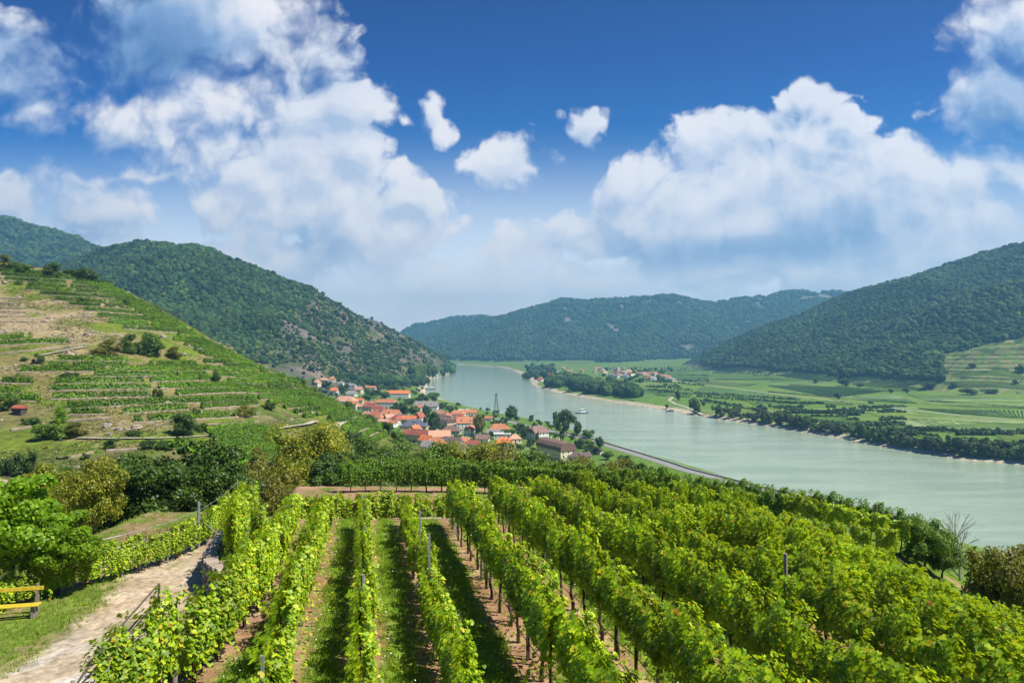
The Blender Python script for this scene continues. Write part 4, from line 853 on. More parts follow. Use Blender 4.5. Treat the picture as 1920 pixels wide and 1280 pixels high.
HS = [(747,746,43,14,8.5,5.5,-6,WH,OB,'half','long white building with bright orange roof standing on the green lawn',2,0,1),
 (724,764,36,13,8,5,-8,WH,OR,'hip','long white house with orange hip roof below the lawn',2,0,2),
 (697,775,30,15,8,6,-52,CR,RD,'half','large building with a row of dormers and a white gable end',2,7,1),
 (713,781,14,12,8,6,-28,WH,RD,'half','white gabled hall with red brown roof beside the dormered building',1,0,0),
 (734,787,22,13,7,6,-20,WH,OR,'gable','white house with steep orange roof in the village centre',2,1,2),
 (744,797,15,13,6.5,6,-50,WH,RD,'hip','house with dark red hip roof left of the long orange roof',2,0,1),
 (765,796,20,11,6,4.5,-4,WH,OB,'gable','long house with bright orange roof above the slate roof',2,0,1),
 (786,795,13,12,7.5,6.5,66,WH,RD,'gable','white house with tall pointed gable and dark red roof',2,0,1),
 (778,808,30,20,5.5,7.0,-6,YE,SL,'hip','wide building with slate blue hip roof and a skylight',1,0,1),
 (778,815,12,10,5.5,4.5,60,WH,OB,'gable','small white house with bright red orange roof below the slate roof',1,0,1),
 (789,829,25,12,7,5.5,-38,PK,RD,'gable','house with long dark red roof sloping to the street',2,0,2),
 (824,833,21,14,7.5,5.5,8,CR,SA,'gable','large house with pale orange roof over a yellow gable',2,0,2),
 (800,838,14,10,6,5,-42,CR,OB,'gable','narrow house with orange red roof beside the dark red one',1,0,1),
 (818,846,19,13,6,6,-14,YE,OR,'hip','yellow house with orange hip roof and a white dormer',2,1,2),
 (803,848,12,10,5,5,-38,YE,GR,'gable','house with weathered grey roof adjoining the yellow house',1,0,1),
 (848,842,17,12,6,5,-30,WH,DK,'gable','house with dark purple brown roof behind the yellow brown tree',1,0,1),
 (838,858,16,9,5,3.5,-6,YE,OB,'gable','low house with glowing orange roof just above the curved vine row',1,0,1),
 (800,770,34,15,6.5,7.5,-4,WH,GR,'gable','big house with pale grey roof among the dark trees',2,2,1),
 (838,804,30,14,9,6,-58,PK,BR,'half','tall building with shaded front and white dormers along the roof',3,5,2),
 (874,808,21,13,9,6.5,4,WH,OR,'gable','white building with orange roof and rows of small windows',3,2,1),
 (858,786,20,11,7,4.5,-10,WH,OR,'hip','house with orange roof behind the tall dormered building',1,0,1),
 (836,789,14,10,7,4.5,-40,WH,OR,'hip','house with orange roof left of the riverside pavilion',1,0,1),
 (880,783,20,10,6.5,4.0,6,CR,OR,'gable','long orange roof nearest the riverside pavilion',1,0,2),
 (846,815,21,13,4.2,5.0,-8,GY,BR,'hip','low barn with wide dark brown roof in front of the white building',1,0,0),
 (882,817,11,9,6.5,4.5,52,WH,OR,'gable','small white house with orange roof beside the tall narrow tree',2,0,1),
 (936,812,23,12,4.5,5.5,2,WH,OR,'hip','house with faded orange hip roof behind the cypress',1,0,1),
 (925,818,15,9,3.6,3.6,-8,GY,GR,'gable','low grey roofed annex before the faded orange roof',1,0,1),
 (944,839,17,11,4.2,5.2,-3,WH,OB,'hip','white house with vivid orange roof above the vine row',2,0,1),
 (942,824,17,9,5.8,.5,-3,WH,WH,'flat','white flat roofed block behind the vivid orange roof',1,0,0),
 (916,790,9,7,4,3,-6,WH,OR,'gable','small orange roof behind the tall narrow tree',1,0,0),
 (1008,824,17,16,7,6.5,32,WH,BR,'half','white house with brown cross gabled roof near the river',2,0,1),
 (1042,860,40,15,8.5,7.0,-62,CR,BR,'barrel','long cream building with brown barrel roof and arched dormers',3,7,3),
 (1070,864,12,8,3.5,3.6,-8,CR,DK,'gable','low annex with purple brown roof in front of the long building',1,0,0),
 (1096,862,10,7,3,3.0,20,WH,DK,'gable','small shed with purple brown roof right of the long building',1,0,0),
 (1120,852,8,6,3,2.5,-30,CR,DK,'gable','tiny cream house half hidden in the riverside trees',1,0,0),
 (594,724,13,13,7,7,-20,CR,SA,'pyramid','house with pointed orange roof at the foot of the rocky hill',1,0,0),
 (607,718,16,12,6,5,-8,CR,SA,'hip','house with salmon roof beside the pointed roof',1,0,1),
 (623,716,13,11,6,5,10,CR,OR,'hip','far house with orange roof below the road on the slope',1,0,1),
 (627,740,13,12,8,6,-4,WH,OB,'gable','lone house with red orange roof on the edge of the vineyards',1,0,1),
 (636,721,18,11,4,1,-4,WH,WH,'flat','white flat roofed hall beside the green meadow',1,0,0),
 (656,728,26,13,5.5,5,-6,WH,GR,'hip','white house with grey roof and white dormers',1,3,1),
 (673,738,14,14,8,6.5,-12,CR,SA,'half','pale house with salmon roof among the trees',2,0,1),
 (690,731,34,11,5,4,-3,CR,OR,'gable','very long low building with orange roof',1,0,1),
 (659,743,19,14,4.5,6.5,-18,WH,GR,'half','house with steep grey roof and pointed gable',1,0,1),
 (648,762,36,18,8,8,-14,CR,SA,'hip','large building with broad salmon orange roof by the vineyard slope',2,2,2),
 (664,768,12,10,9,4,-20,CR,OR,'gable','tall house with orange roof right of the broad salmon roof',2,0,1),
 (675,757,12,9,6,3.5,-10,CR,OB,'gable','house with orange roof left of the dormered building',1,0,0),
 (676,768,11,9,5,3,-20,CR,SA,'gable','low salmon roofed house by the vineyard slope',1,0,0),
 (704,786,18,12,5.5,5,-48,CR,OR,'gable','house with orange roof at the edge of the terraced vines',1,0,1),
 (722,797,16,8,4.5,2.5,-15,PK,SA,'gable','low salmon house just above the terraced vines',1,0,0),
 (736,801,9,8,5,3,-30,WH,OR,'gable','small white house with orange roof below the dark red hip roof',1,0,0),
 (692,766,16,11,6,5,-30,CR,OR,'gable','orange roofed house left of the dormered building',1,0,1),(755,790,12,9,5,4,-14,WH,BR,'gable','small brown roofed house before the long orange roof',1,0,1),(712,792,13,10,6,4,-40,CR,OR,'hip','orange hip roofed house among the old centre roofs',1,0,1),(731,792,12,9,6,4,30,WH,SA,'gable','white house with salmon roof in the old centre',1,0,1),
 (770,823,14,10,5,4.5,-35,CR,RD,'gable','dark red roofed house at the left end of the lower street',1,0,1),(842,800,12,9,6,4,10,WH,SA,'gable','salmon roofed house before the tall dormered building',1,0,1),(895,800,12,9,6,4,-6,WH,OR,'gable','orange roofed house behind the tall narrow tree',1,0,1),(862,792,14,10,6.5,4.5,-20,CR,RD,'hip','dark red hip roof above the white windowed building',1,0,1),(825,783,14,10,6,4,-50,WH,SA,'gable','salmon roof beside the car park trees',1,0,1),
 (905,832,13,9,5,4,-10,WH,BR,'gable','brown roofed house left of the vivid orange roof',1,0,1),(868,838,12,9,5,4,16,CR,OR,'gable','orange roofed house above the yellow brown tree',1,0,1),(888,842,11,8,4.5,3.5,-24,WH,RD,'gable','small dark red roof above the vine row',1,0,0),(965,832,12,9,5,4,12,CR,SA,'hip','salmon hip roof right of the vivid orange roof',1,0,1),(784,770,12,9,5,4,-12,WH,OR,'gable','orange roofed house in front of the grey roofed house',1,0,1),
 (688,784,13,9,5,4,-48,CR,SA,'gable','salmon roofed house against the vineyard slope',1,0,1),(760,775,14,9,6,4,-8,WH,OR,'hip','orange hip roof between lawn and slate roof',1,0,1),(858,850,12,9,4.5,4,-18,CR,BR,'gable','brown roofed house low above the vine row',1,0,1),
 (870,774,15,9,4.2,.5,4,CR,WH,'flat','riverside pavilion with flat white roof',1,0,0)]
SEEN = []
for q in HS:
    e = house(q[0], q[1], q[2], q[3], q[4], q[5], q[6], q[7], q[8], q[9], q[10], rows=q[11], dorm=q[12], ch=q[13], group=DG); SEEN.append((e.location.x, e.location.y, math.hypot(q[2], q[3])/2))
    if 'skylight' in q[10]: MB().box((1.0, -3.6, 10.6), (5.5, 2.6, .2)).build('skylight', M_skylight, e).rotation_euler = (0, 0, 0)
# far village across the river
g_ = random.Random(4); FV = [(838,184,OR),(820,222,OR),(880,185,GR),(905,215,SA),(930,240,YE),(985,180,GR),(1030,220,OR),(1045,245,RD),(1075,190,WH),(1100,225,OR),(1130,180,GR),(1150,240,GR),(1195,225,SA),(1205,245,OR),(1000,262,GR),(1060,275,GR),(1120,272,SA),(1160,280,WH),(1310,250,OR),(1370,250,GR),(1395,270,SA),(1430,250,OR),(1425,300,OB),(1465,305,WH),(1490,250,OR),(1590,285,SA),(1630,290,OR),(1660,310,GR),(1695,320,WH),(1240,275,CR),(530,222,SA),(345,175,OR),(455,180,SA),(395,243,WH),(660,210,OR),(265,245,OR),(200,315,OB)]
FV.sort(key=lambda q: q[0]); FN = {}
for i, (cx, cy, rc) in enumerate(FV):
    cn_ = {OR: 'orange', GR: 'grey', SA: 'salmon', YE: 'yellowish', RD: 'dark red', OB: 'bright orange', WH: 'grey', CR: 'cream'}[rc]; FN[cn_] = FN.get(cn_, 0)+1
    x = 980+cx/6; y = 660+cy/6+2.0; p = pix(x, y, 600)
    if p is None: continue
    house(x, y, g_.uniform(12, 20), g_.uniform(9, 12), g_.uniform(5, 7), g_.uniform(4, 6), g_.uniform(-50, 40), WH if g_.random() < .6 else CR, rc if rc != WH else GR, g_.choice(['gable', 'gable', 'hip']),
          '%s small far house with %s roof across the river, counted from the left' % (NUM[FN[cn_]-1], cn_), rows=1, dorm=0, ch=0, group='far houses with %s roofs across the river' % {OR: 'orange', GR: 'grey', SA: 'salmon', YE: 'yellowish', RD: 'dark red', OB: 'bright orange', WH: 'grey', CR: 'cream'}[rc], loc=tuple(p), cols=3)
def church():
    p = pix(1029, 719, 600); e = empty('church', p, R(-20), 'far church with pale tower and red spire on the opposite bank', 'church')
    MB().box((0, 0, 9), (7, 7, 22)).build('tower', wallmat(CR), e); q = MB(); q.add([(-4,-4,20),(4,-4,20),(4,4,20),(-4,4,20),(0,0,34)], [(0,1,4),(1,2,4),(2,3,4),(3,0,4),(0,3,2,1)]); q.build('spire', roofmat(RD), e)
    MB().box((14, 0, 4), (22, 11, 11)).build('nave', wallmat(WH), e); q = MB(); roof_mesh(q, 22, 11, 9.6, 7, 'gable'); o = q.build('roof', roofmat(RD), e); o.location = (14, 0, 0)
    for z in (6, 15): MB().box((0, -3.55, z), (1.2, .1, 2.4)).build('window', M_glass, e)
church()
# ---------------------------------------------------------------- riverside: mast, ferry, boats, road, wall, lamps
def wpt(x, y, z=0.0): Y = (ZC-z)*F/(y-HZ); return ((x-960)/F*Y, Y, z)
def mast():
    p = wpt(930.5, 779, 5); e = empty('lattice_mast', p, R(10), 'tall green grey lattice mast of the cable ferry on the near bank', 'mast'); h = 30; mb = MB()
    w = lambda z: 3.0*(1-z/h)+.55
    for sx in (-1, 1):
        for sy in (-1, 1): mb.tube([(sx*w(0), sy*w(0), -1), (sx*w(h), sy*w(h), h)], .24, 4)
    mb.build('leg', M_iron, e); mb = MB(); zs = [0, 5, 9.5, 13.5, 17, 20, 23, 25.5, 28, 30]
    for a, b in zip(zs[:-1], zs[1:]):
        for s in (-1, 1):
            for (u0, v0), (u1, v1) in ((((-1, s), (1, s))), (((1, s), (-1, s))), (((s, -1), (s, 1))), (((s, 1), (s, -1)))): mb.tube([(u0*w(a), v0*w(a), a), (u1*w(b), v1*w(b), b)], .12, 3)
    mb.build('bracing', M_iron, e); MB().box((0, 0, h+.2), (4.2, 1.6, .7)).build('head_platform', M_iron, e)
mast()
def ferry():
    p = wpt(1090, 774.5); e = empty('car_ferry', p, R(8), 'small car ferry with dark hull and white wheelhouse crossing the river', 'ferry')
    mb = MB(); mb.add([(-9,-3.6,1.3),(9,-3.6,1.3),(9,3.6,1.3),(-9,3.6,1.3),(-7.6,-3.2,-.6),(7.6,-3.2,-.6),(7.6,3.2,-.6),(-7.6,3.2,-.6)], [(0,1,2,3),(4,7,6,5),(0,4,5,1),(1,5,6,2),(2,6,7,3),(3,7,4,0)]); mb.build('hull', M_hull, e)
    for s in (-1, 1): MB().box((s*10.2, 0, 1.5), (3.2, 4.4, .25)).build('ramp', M_hull, e)
    MB().box((1.5, -2.9, 2.2), (10, 1.2, 1.8)).box((1.5, 2.9, 2.2), (10, 1.2, 1.8)).build('deckhouse', M_white, e)
    w = MB().box((1.5, 0, 4.6), (5.2, 6.6, 2.2), 0, 0, .9).build('wheelhouse', M_white, e); MB().box((1.5, -3.2, 4.9), (4.4, .1, .9)).box((1.5, 3.2, 4.9), (4.4, .1, .9)).build('window', M_glass, w)
    MB().box((1.5, 0, 5.95), (6.2, 7.2, .3)).build('roof', M_white, e); MB().tube([(1.5, 0, 6), (1.5, 0, 9)], .12, 5).build('signal_mast', M_white, e)
    for k in range(3): c = MB(); c.box((-5.2+2.3*k, 0, 1.75), (1.9, 1.6, .8)).box((-5.2+2.3*k, 0, 2.35), (1.2, 1.4, .5)); tag(c.build('parked_car', [M_white, M_hull, M_steel][k], None, loc=None), ['white', 'black', 'grey'][k]+' car standing on the ferry deck', 'car'); bpy.data.objects[c and 'parked_car'+('' if k == 0 else '.%03d' % k)].matrix_world = __import__('mathutils').Matrix.Translation(p) @ __import__('mathutils').Matrix.Rotation(R(8), 4, 'Z')
ferry()
def ship():
    p = wpt(806, 730); e = empty('moored_ship', p, R(20), 'white passenger boat moored at the left bank upstream', 'ship')
    mb = MB(); mb.add([(-14,-3,2),(12,-3,2),(15,0,2.4),(12,3,2),(-14,3,2),(-13,-2.6,-.5),(11,-2.6,-.5),(13,0,-.5),(11,2.6,-.5),(-13,2.6,-.5)], [(0,1,2,3,4),(5,9,8,7,6),(0,5,6,1),(1,6,7,2),(2,7,8,3),(3,8,9,4),(4,9,5,0)]); mb.build('hull', M_hull, e)
    MB().box((-1, 0, 3.4), (22, 5.2, 2.8)).build('cabin', M_white, e); MB().box((-1, -2.65, 3.6), (20, .1, 1.2)).build('window_band', M_glass, e)
    MB().box((-2, 0, 6.4), (18, 5, .3)).box((3, 0, 5.6), (5, 4, 1.8)).build('upper_deck', M_white, e)
ship()
for i, (x, y, L, a) in enumerate([(884,776,9,30),(893,778,8,20),(900,780,10,25),(908,779,7,15),(1012,799,12,25),(1024,801,11,20),(1034,803,10,30),(1003,797,7,10),(1019,798,8,15)]):
    p = wpt(x, y-1.5); e = empty('motor_boat', p, R(a), '%s white motor boat moored %s' % (['small', 'low', 'longer', 'tiny', 'long', 'sleek', 'wide', 'little', 'short'][i], 'near the riverside pavilion' if i < 4 else 'in front of the big riverside trees'), 'boat', 'motor boats moored at the near bank')
    s = L/9; mb = MB(); mb.add([(-4.5*s,-1.3,1),(2.5*s,-1.3,1.1),(4.8*s,0,1.4),(2.5*s,1.3,1.1),(-4.5*s,1.3,1),(-4.3*s,-1,-.3),(2.2*s,-1,-.3),(3.8*s,0,-.2),(2.2*s,1,-.3),(-4.3*s,1,-.3)], [(0,1,2,3,4),(5,9,8,7,6),(0,5,6,1),(1,6,7,2),(2,7,8,3),(3,8,9,4),(4,9,5,0)]); mb.build('hull', M_white, e)
    MB().box((-.5*s, 0, 1.8), (3.8*s, 2.1, 1.4), 0, 0, .8).build('cabin', M_white, e); MB().box((-.5*s, -1.0, 1.85), (3.0*s, .1, .5)).build('window', M_glass, e)
def strip(name, pts, w, mat, zoff=.06, label=None, cat=None, kind='structure', thick=0.0, fixed=None):
    P_ = np.array([(p[0], p[1]) for p in pts]); P_ = resample(P_, max(2.0, w*.8)); n = len(P_); T_ = np.gradient(P_, axis=0); T_ /= np.linalg.norm(T_, axis=1, keepdims=True)+1e-9; N_ = np.c_[-T_[:, 1], T_[:, 0]]
    V = []; 
    for s in (-.5, 0, .5):
        q = P_+N_*s*w; z = (H(q[:, 0], q[:, 1]) if fixed is None else np.full(n, fixed))
        V.append(np.c_[q, z])
    V = np.array(V); zm = V[:, :, 2].max(0); zm = np.convolve(np.r_[zm[0], zm, zm[-1]], [.25, .5, .25], 'valid'); V[:, :, 2] = zm+zoff
    V = V.transpose(1, 0, 2).reshape(-1, 3); i = np.arange(n-1); Fq = np.concatenate([np.c_[i*3+j+1, i*3+j, (i+1)*3+j, (i+1)*3+j+1] for j in (0, 1)])
    o = link(name, fastmesh(name, V, Fq, mat)); return tag(o, label, cat, kind=kind)
# riverside road on the near bank with its parapet wall
rd = [wpt(x, y, 5.0) for x, y in ((1290,880),(1255,868),(1200,851),(1150,836),(1110,824),(1060,812),(1000,800),(960,789),(925,783),(890,777))]
rd = [(rd[0][0]+60, rd[0][1]-130)]+[(p[0], p[1]) for p in rd]
strip('road', [(p[0]-4.5, p[1]) for p in rd], 9, M_asph, .12)
pw = resample(np.array([(p[0]+2.0, p[1]) for p in rd[:7]]), 6); mb = MB()
for a, b in zip(pw[:-1], pw[1:]): c = (a+b)/2; mb.box((c[0], c[1], 4.4), (math.hypot(*(b-a))+.1, .8, 3.6), math.atan2(b[1]-a[1], b[0]-a[0]))
tag(mb.build('river_wall', M_conc), 'pale concrete flood wall between the road and the river', 'wall')
for i, (x, y) in enumerate([(1262,866),(1208,850),(1155,833)]):
    p = wpt(x, y+6, 5); e = empty('street_lamp', (p[0]+1, p[1], 5), 0, '%s street lamp along the riverside road' % ['nearest', 'middle', 'farthest'][i], 'lamp', 'street lamps by the river')
    MB().tube([(0, 0, 0), (0, 0, 7.5), (-.9, 0, 8)], [.11, .08, .06], 6).build('pole', M_steel, e); MB().box((-1.3, 0, 8), (1.0, .35, .18)).build('lamp_head', M_white, e)
# opposite bank: landing ramp, roads, pylon
def road_px(name, pts, w, mat, y0=400):
    q = pixline(pts, 8, y0=y0); 
    if len(q) > 1: strip(name, q, w, mat, .25)
road_px('road', [(1922,790),(1800,779),(1700,768),(1610,757),(1560,750),(1440,737),(1330,722),(1270,714)], 6, M_track)
road_px('track', [(1318,779),(1290,764),(1266,757),(1254,750),(1262,745),(1240,740),(1200,735)], 5, M_track)
road_px('track', [(1255,762),(1300,767),(1380,776),(1440,786),(1480,795),(1560,806),(1640,822),(1760,842),(1860,856),(1922,862)], 3, M_track)
p = wpt(1262, 771); e = empty('ferry_landing', p, R(-15), 'concrete ferry landing ramp with pontoon on the opposite bank', 'landing')
MB().box((6, 9, .6), (26, 9, 1.2), R(25)).build('ramp', M_conc, e); MB().box((-5, -1, .5), (13, 5, 1.4), R(12)).build('pontoon', M_hull, e); MB().box((-3, 0, 2.1), (6, .15, 1.2), R(12)).build('railing', M_steel, e)
p = pix(1428, 768, 500); e = empty('power_pylon', p, 0, 'small grey lattice power pylon standing in the flat fields', 'pylon'); mb = MB()
for sx in (-1, 1):
    for sy in (-1, 1): mb.tube([(sx*2, sy*2, -.5), (sx*.4, sy*.4, 22)], .22, 4)
for a, b in zip(range(0, 20, 4), range(4, 24, 4)):
    wa, wb = 2-1.6*a/22, 2-1.6*b/22
    for s in (-1, 1): mb.tube([(-wa, s*wa, a), (wb, s*wb, b)], .12, 3).tube([(wa, s*wa, a), (-wb, s*wb, b)], .12, 3)
mb.build('tower', M_steel, e); MB().box((0, 0, 17), (9, .3, .3)).box((0, 0, 20), (6, .3, .3)).build('cross_arm', M_steel, e)
_U = ['', 'first', 'second', 'third', 'fourth', 'fifth', 'sixth', 'seventh', 'eighth', 'ninth']; _T = ['', '', 'twenty', 'thirty', 'forty', 'fifty', 'sixty', 'seventy', 'eighty', 'ninety']
def ORD(n):
    n += 1; h = 'one hundred and ' if n > 100 else ''; m_ = n-100 if n > 100 else n
    if n == 100: return 'hundredth'
    if m_ < 20: return h+NUM[m_-1]
    return h+(_T[m_//10][:-1]+'ieth' if m_ % 10 == 0 else _T[m_//10]+' '+_U[m_ % 10])

# ---------------------------------------------------------------- terraced hillside: vine rows and dry stone terraces
def leafy_strip(name, pts, w, h, mat, dens, leaf, label, cat, group, seed, gap=.0, base=.25, core=True):
    g = np.random.default_rng(seed); P_ = resample(np.asarray(pts)[:, :2], 1.0); n = len(P_)
    if n < 3: return None
    z = H(P_[:, 0], P_[:, 1]); L = n*1.0; m = int(L*dens); s = g.random(m)*(n-1); i = s.astype(int); f = (s-i)[:, None]; j = np.minimum(i+1, n-1)
    c = P_[i]*(1-f)+P_[j]*f; zz = z[i]*(1-f[:, 0])+z[j]*f[:, 0]; T_ = np.gradient(P_, axis=0); T_ /= np.linalg.norm(T_, axis=1, keepdims=True)+1e-9; N_ = np.c_[-T_[:, 1], T_[:, 0]][i]
    hh = h*(.82+.36*vnoise(s/2.2, s*0+seed, 5)); th = g.uniform(-.4, math.pi+.4, m); rr = g.uniform(.8, 1.08, m)
    off = np.cos(th)*w/2*rr; up = base+np.maximum(np.sin(th), -.1)*(hh-base)*rr
    keep = vnoise(s/3.0, s*0+seed*3, 8) > gap
    pos = np.c_[c+N_*off[:, None], zz+up][keep]; nrm = np.c_[N_*np.cos(th)[:, None], np.sin(th)+.2][keep]+g.normal(0, .35, (keep.sum(), 3))
    o0 = np.array((P_[0, 0], P_[0, 1], z[0])); V, Fq = leaves(pos-o0, nrm, leaf*g.uniform(.7, 1.35, len(pos)), 'quad', g=g)
    if core:                                   # added filler strip in the same leaf material, keeps the row from being see-through
        cv = []; cf = []; kw = [vnoise(np.array([q/3.0]), np.array([seed*3.0]), 8)[0] > gap for q in range(n)]
        NN = np.c_[-T_[:, 1], T_[:, 0]]
        for q in range(n): hq = h*.72; cv += [(P_[q, 0]-NN[q, 0]*w*.3-o0[0], P_[q, 1]-NN[q, 1]*w*.3-o0[1], z[q]+base*.8-o0[2]), (P_[q, 0]-o0[0], P_[q, 1]-o0[1], z[q]+hq-o0[2]), (P_[q, 0]+NN[q, 0]*w*.3-o0[0], P_[q, 1]+NN[q, 1]*w*.3-o0[1], z[q]+base*.8-o0[2])]
        for q in range(n-1):
            if kw[q] and kw[q+1]:
                for a_ in (0, 1): cf += [(q*3+a_, q*3+a_+1, q*3+a_+4), (q*3+a_, q*3+a_+4, q*3+a_+3)]
        if cf: Fq = np.r_[Fq, np.array(cf)+len(V)]; V = np.r_[V, np.array(cv)]
    return tag(link(name, fastmesh(name, V, Fq, mat), None, tuple(o0)), label, cat, group)
def terrace(pts, label, group, seed, hgt=.9, down=1.5, up=.15):
    """dry stone wall holding a narrow level strip: irregular stone face, soil on top"""
    g = np.random.default_rng(seed); P_ = resample(np.asarray(pts)[:, :2], 1.1); n = len(P_)
    if n < 3: return
    T_ = np.gradient(P_, axis=0); T_ /= np.linalg.norm(T_, axis=1, keepdims=True)+1e-9; N_ = np.c_[T_[:, 1], -T_[:, 0]]; e = .5
    hx = H(P_[:, 0]+N_[:, 0]*e, P_[:, 1]+N_[:, 1]*e)-H(P_[:, 0], P_[:, 1]); N_ = np.where((hx > 0)[:, None], -N_, N_)      # downslope
    j = g.normal(0, .12, n); A0 = P_+N_*(down+j)[:, None]; A1 = P_+N_*(down-.55+j)[:, None]; zb = H(A0[:, 0], A0[:, 1]); zt = H(P_[:, 0], P_[:, 1])+up; zt = np.maximum(zt, zb+.3)
    zt2 = np.minimum(zt, zb+hgt)+g.normal(0, .07, n); B0 = P_-N_*.6
    o0 = np.array((P_[0, 0], P_[0, 1], zt[0])); rows = [np.c_[A0, zb-.4], np.c_[A0+N_*.05, zb+.45*(zt2-zb)], np.c_[A0-N_*.05, zt2], np.c_[A1, zt2+.03], np.c_[B0, zt]]
    V = np.stack(rows, 1).reshape(-1, 3)-o0; i = np.arange(n-1)[:, None]; k = 5; Fq = np.concatenate([np.c_[i*k+q, (i+1)*k+q, (i+1)*k+q+1, i*k+q+1] for q in range(4)])
    me = fastmesh('terrace_wall', V, Fq, M_terrace); me.materials.append(M_soil2); mi = np.r_[np.zeros(3*(n-1), int), np.ones(n-1, int)]; me.polygons.foreach_set('material_index', mi.astype(np.int32))
    return tag(link('terrace_wall', me, None, tuple(o0)), label, 'terrace wall', group)
M_soil2 = plain('terrace_soil', (.20,.155,.08), .95, .4, .8, .3, .1)
rows_ = []      # (x0,y0,x1,y1, zone, wall?)
LB = [(108,675,242,678),(92,688,242,687),(278,686,372,685),(38,697,200,696),(204,695,395,693),(175,705,388,704),(105,719,271,716),(281,715,416,711),(90,732,284,729),(296,728,446,725),
      (98,748,292,743),(328,740,471,734),(125,765,480,749),(132,776,203,775),(228,776,352,767),(374,766,485,758),(250,791,482,779),(0,736,38,735),(0,748,30,748),(36,750,75,752),(5,716,62,718)]
for i, q in enumerate(LB): rows_.append((*q, 'lower left block', True))
def sil(y): return float(np.interp(y, (505, 530, 580, 640, 690, 738, 788, 822), (60, 205, 298, 398, 498, 598, 698, 745)))
# upper block right of the rocky patch
for i, y in enumerate([513, 521, 530, 539, 548, 557, 567, 577, 587, 598, 609, 620]):
    xl = float(np.interp(y, (505, 530, 545, 560, 590, 610, 622), (-10, 10, 40, 85, 165, 205, 235))); xr = min(sil(y+4)-4, 330+(y-560)*.4 if y > 560 else 900)
    rows_.append((xl, y-(.03*(xr-xl)), xr-2, y+(.035*(xr-xl)), 'upper block', y % 3 != 0))
for i, (a, b, c_, d) in enumerate([(0, 636, 60, 634), (0, 647, 125, 643)]): rows_.append((a, b, c_, d, 'strip below the dry rocky patch', True))
for i, y in enumerate([560, 571, 582, 593, 604, 615, 627, 639, 651]):
    xl = 236+(y-560)*1.15; xr = sil(y)-5
    if xr-xl > 25 and y < 640: rows_.append((max(xl, 325+(y-600)*.3) if y > 590 else xl+35, y-2, xr, y+4, 'crest block', True))
RB = [(352,641,399,646),(372,663,430,668),(380,680,440,682),(386,693,480,698),(400,703,505,712),(425,716,520,718),(440,726,540,729),(458,736,560,739),(482,748,578,741),(500,757,592,750),(530,766,615,756),(550,775,634,764),(566,784,628,774),(612,790,640,772),(612,798,664,776),(640,808,690,785),(650,818,700,792),(668,828,718,800),(676,838,730,812),(500,690,512,700),(540,712,575,727),(600,745,640,762)]
for q in RB: rows_.append((*q, 'right block by the silhouette', True))
DB = [(385,812,480,800),(392,820,500,806),(400,828,525,810),(404,838,530,819),(418,847,534,830),(440,856,533,842),(455,866,530,852),(470,875,520,864)]
for q in DB: rows_.append((*q, 'dark block above the grass track', False))
for i, y in enumerate(np.arange(518, 812, 9.6)):
    xs = float(np.interp(y, (505, 530, 580, 640, 690, 738, 788, 822), (60, 205, 298, 398, 498, 598, 698, 745))); w_ = 55 if y < 640 else 80
    rows_.append((xs-w_, y-2-(3 if y > 640 else 0), xs-1.5, y+(2 if y < 700 else -3), 'skyline edge', False))
place = {'skyline edge': 'ending at the skyline of the spur', 'lower left block': 'in the long terraces at mid slope', 'upper block': 'in the green upper terraces', 'strip below the dry rocky patch': 'just under the dry rocky patch', 'crest block': 'near the crest of the hillside', 'right block by the silhouette': 'on the spur above the village roofs', 'dark block above the grass track': 'in the dark plot above the grass track'}
order = ['first', 'second', 'third', 'fourth', 'fifth', 'sixth', 'seventh', 'eighth', 'ninth', 'tenth', 'eleventh', 'twelfth', 'thirteenth', 'fourteenth', 'fifteenth', 'sixteenth', 'seventeenth', 'eighteenth', 'nineteenth', 'twentieth', 'twenty first', 'twenty second', 'twenty third']
cnt = {}
for (x0, y0, x1, y1, zn, wl_) in rows_:
    k = cnt.get(zn, 0); cnt[zn] = k+1
    L_ = pixline([(x0, y0), ((x0+x1)/2, (y0+y1)/2+random.uniform(-1, 1)), (x1, y1)], 12, y0=90, y1=520)
    if len(L_) < 3 or np.max(np.linalg.norm(np.diff(L_[:, :2], axis=0), axis=1)) > 60: continue
    L_[:, 1] = np.convolve(np.r_[L_[0, 1], L_[:, 1], L_[-1, 1]], [.25, .5, .25], 'valid')
    dk = zn.startswith('dark')
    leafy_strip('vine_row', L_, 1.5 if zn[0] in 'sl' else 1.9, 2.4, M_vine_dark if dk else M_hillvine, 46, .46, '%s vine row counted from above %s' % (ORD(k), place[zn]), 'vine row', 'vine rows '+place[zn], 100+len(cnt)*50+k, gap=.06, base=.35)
    if wl_ and (k % 3 or zn[0] == 'l'): terrace(L_, 'dry stone terrace wall under the %s row %s' % (order[min(k, 22)], place[zn]), 'terrace walls '+place[zn], k, down=1.5, hgt=.5)
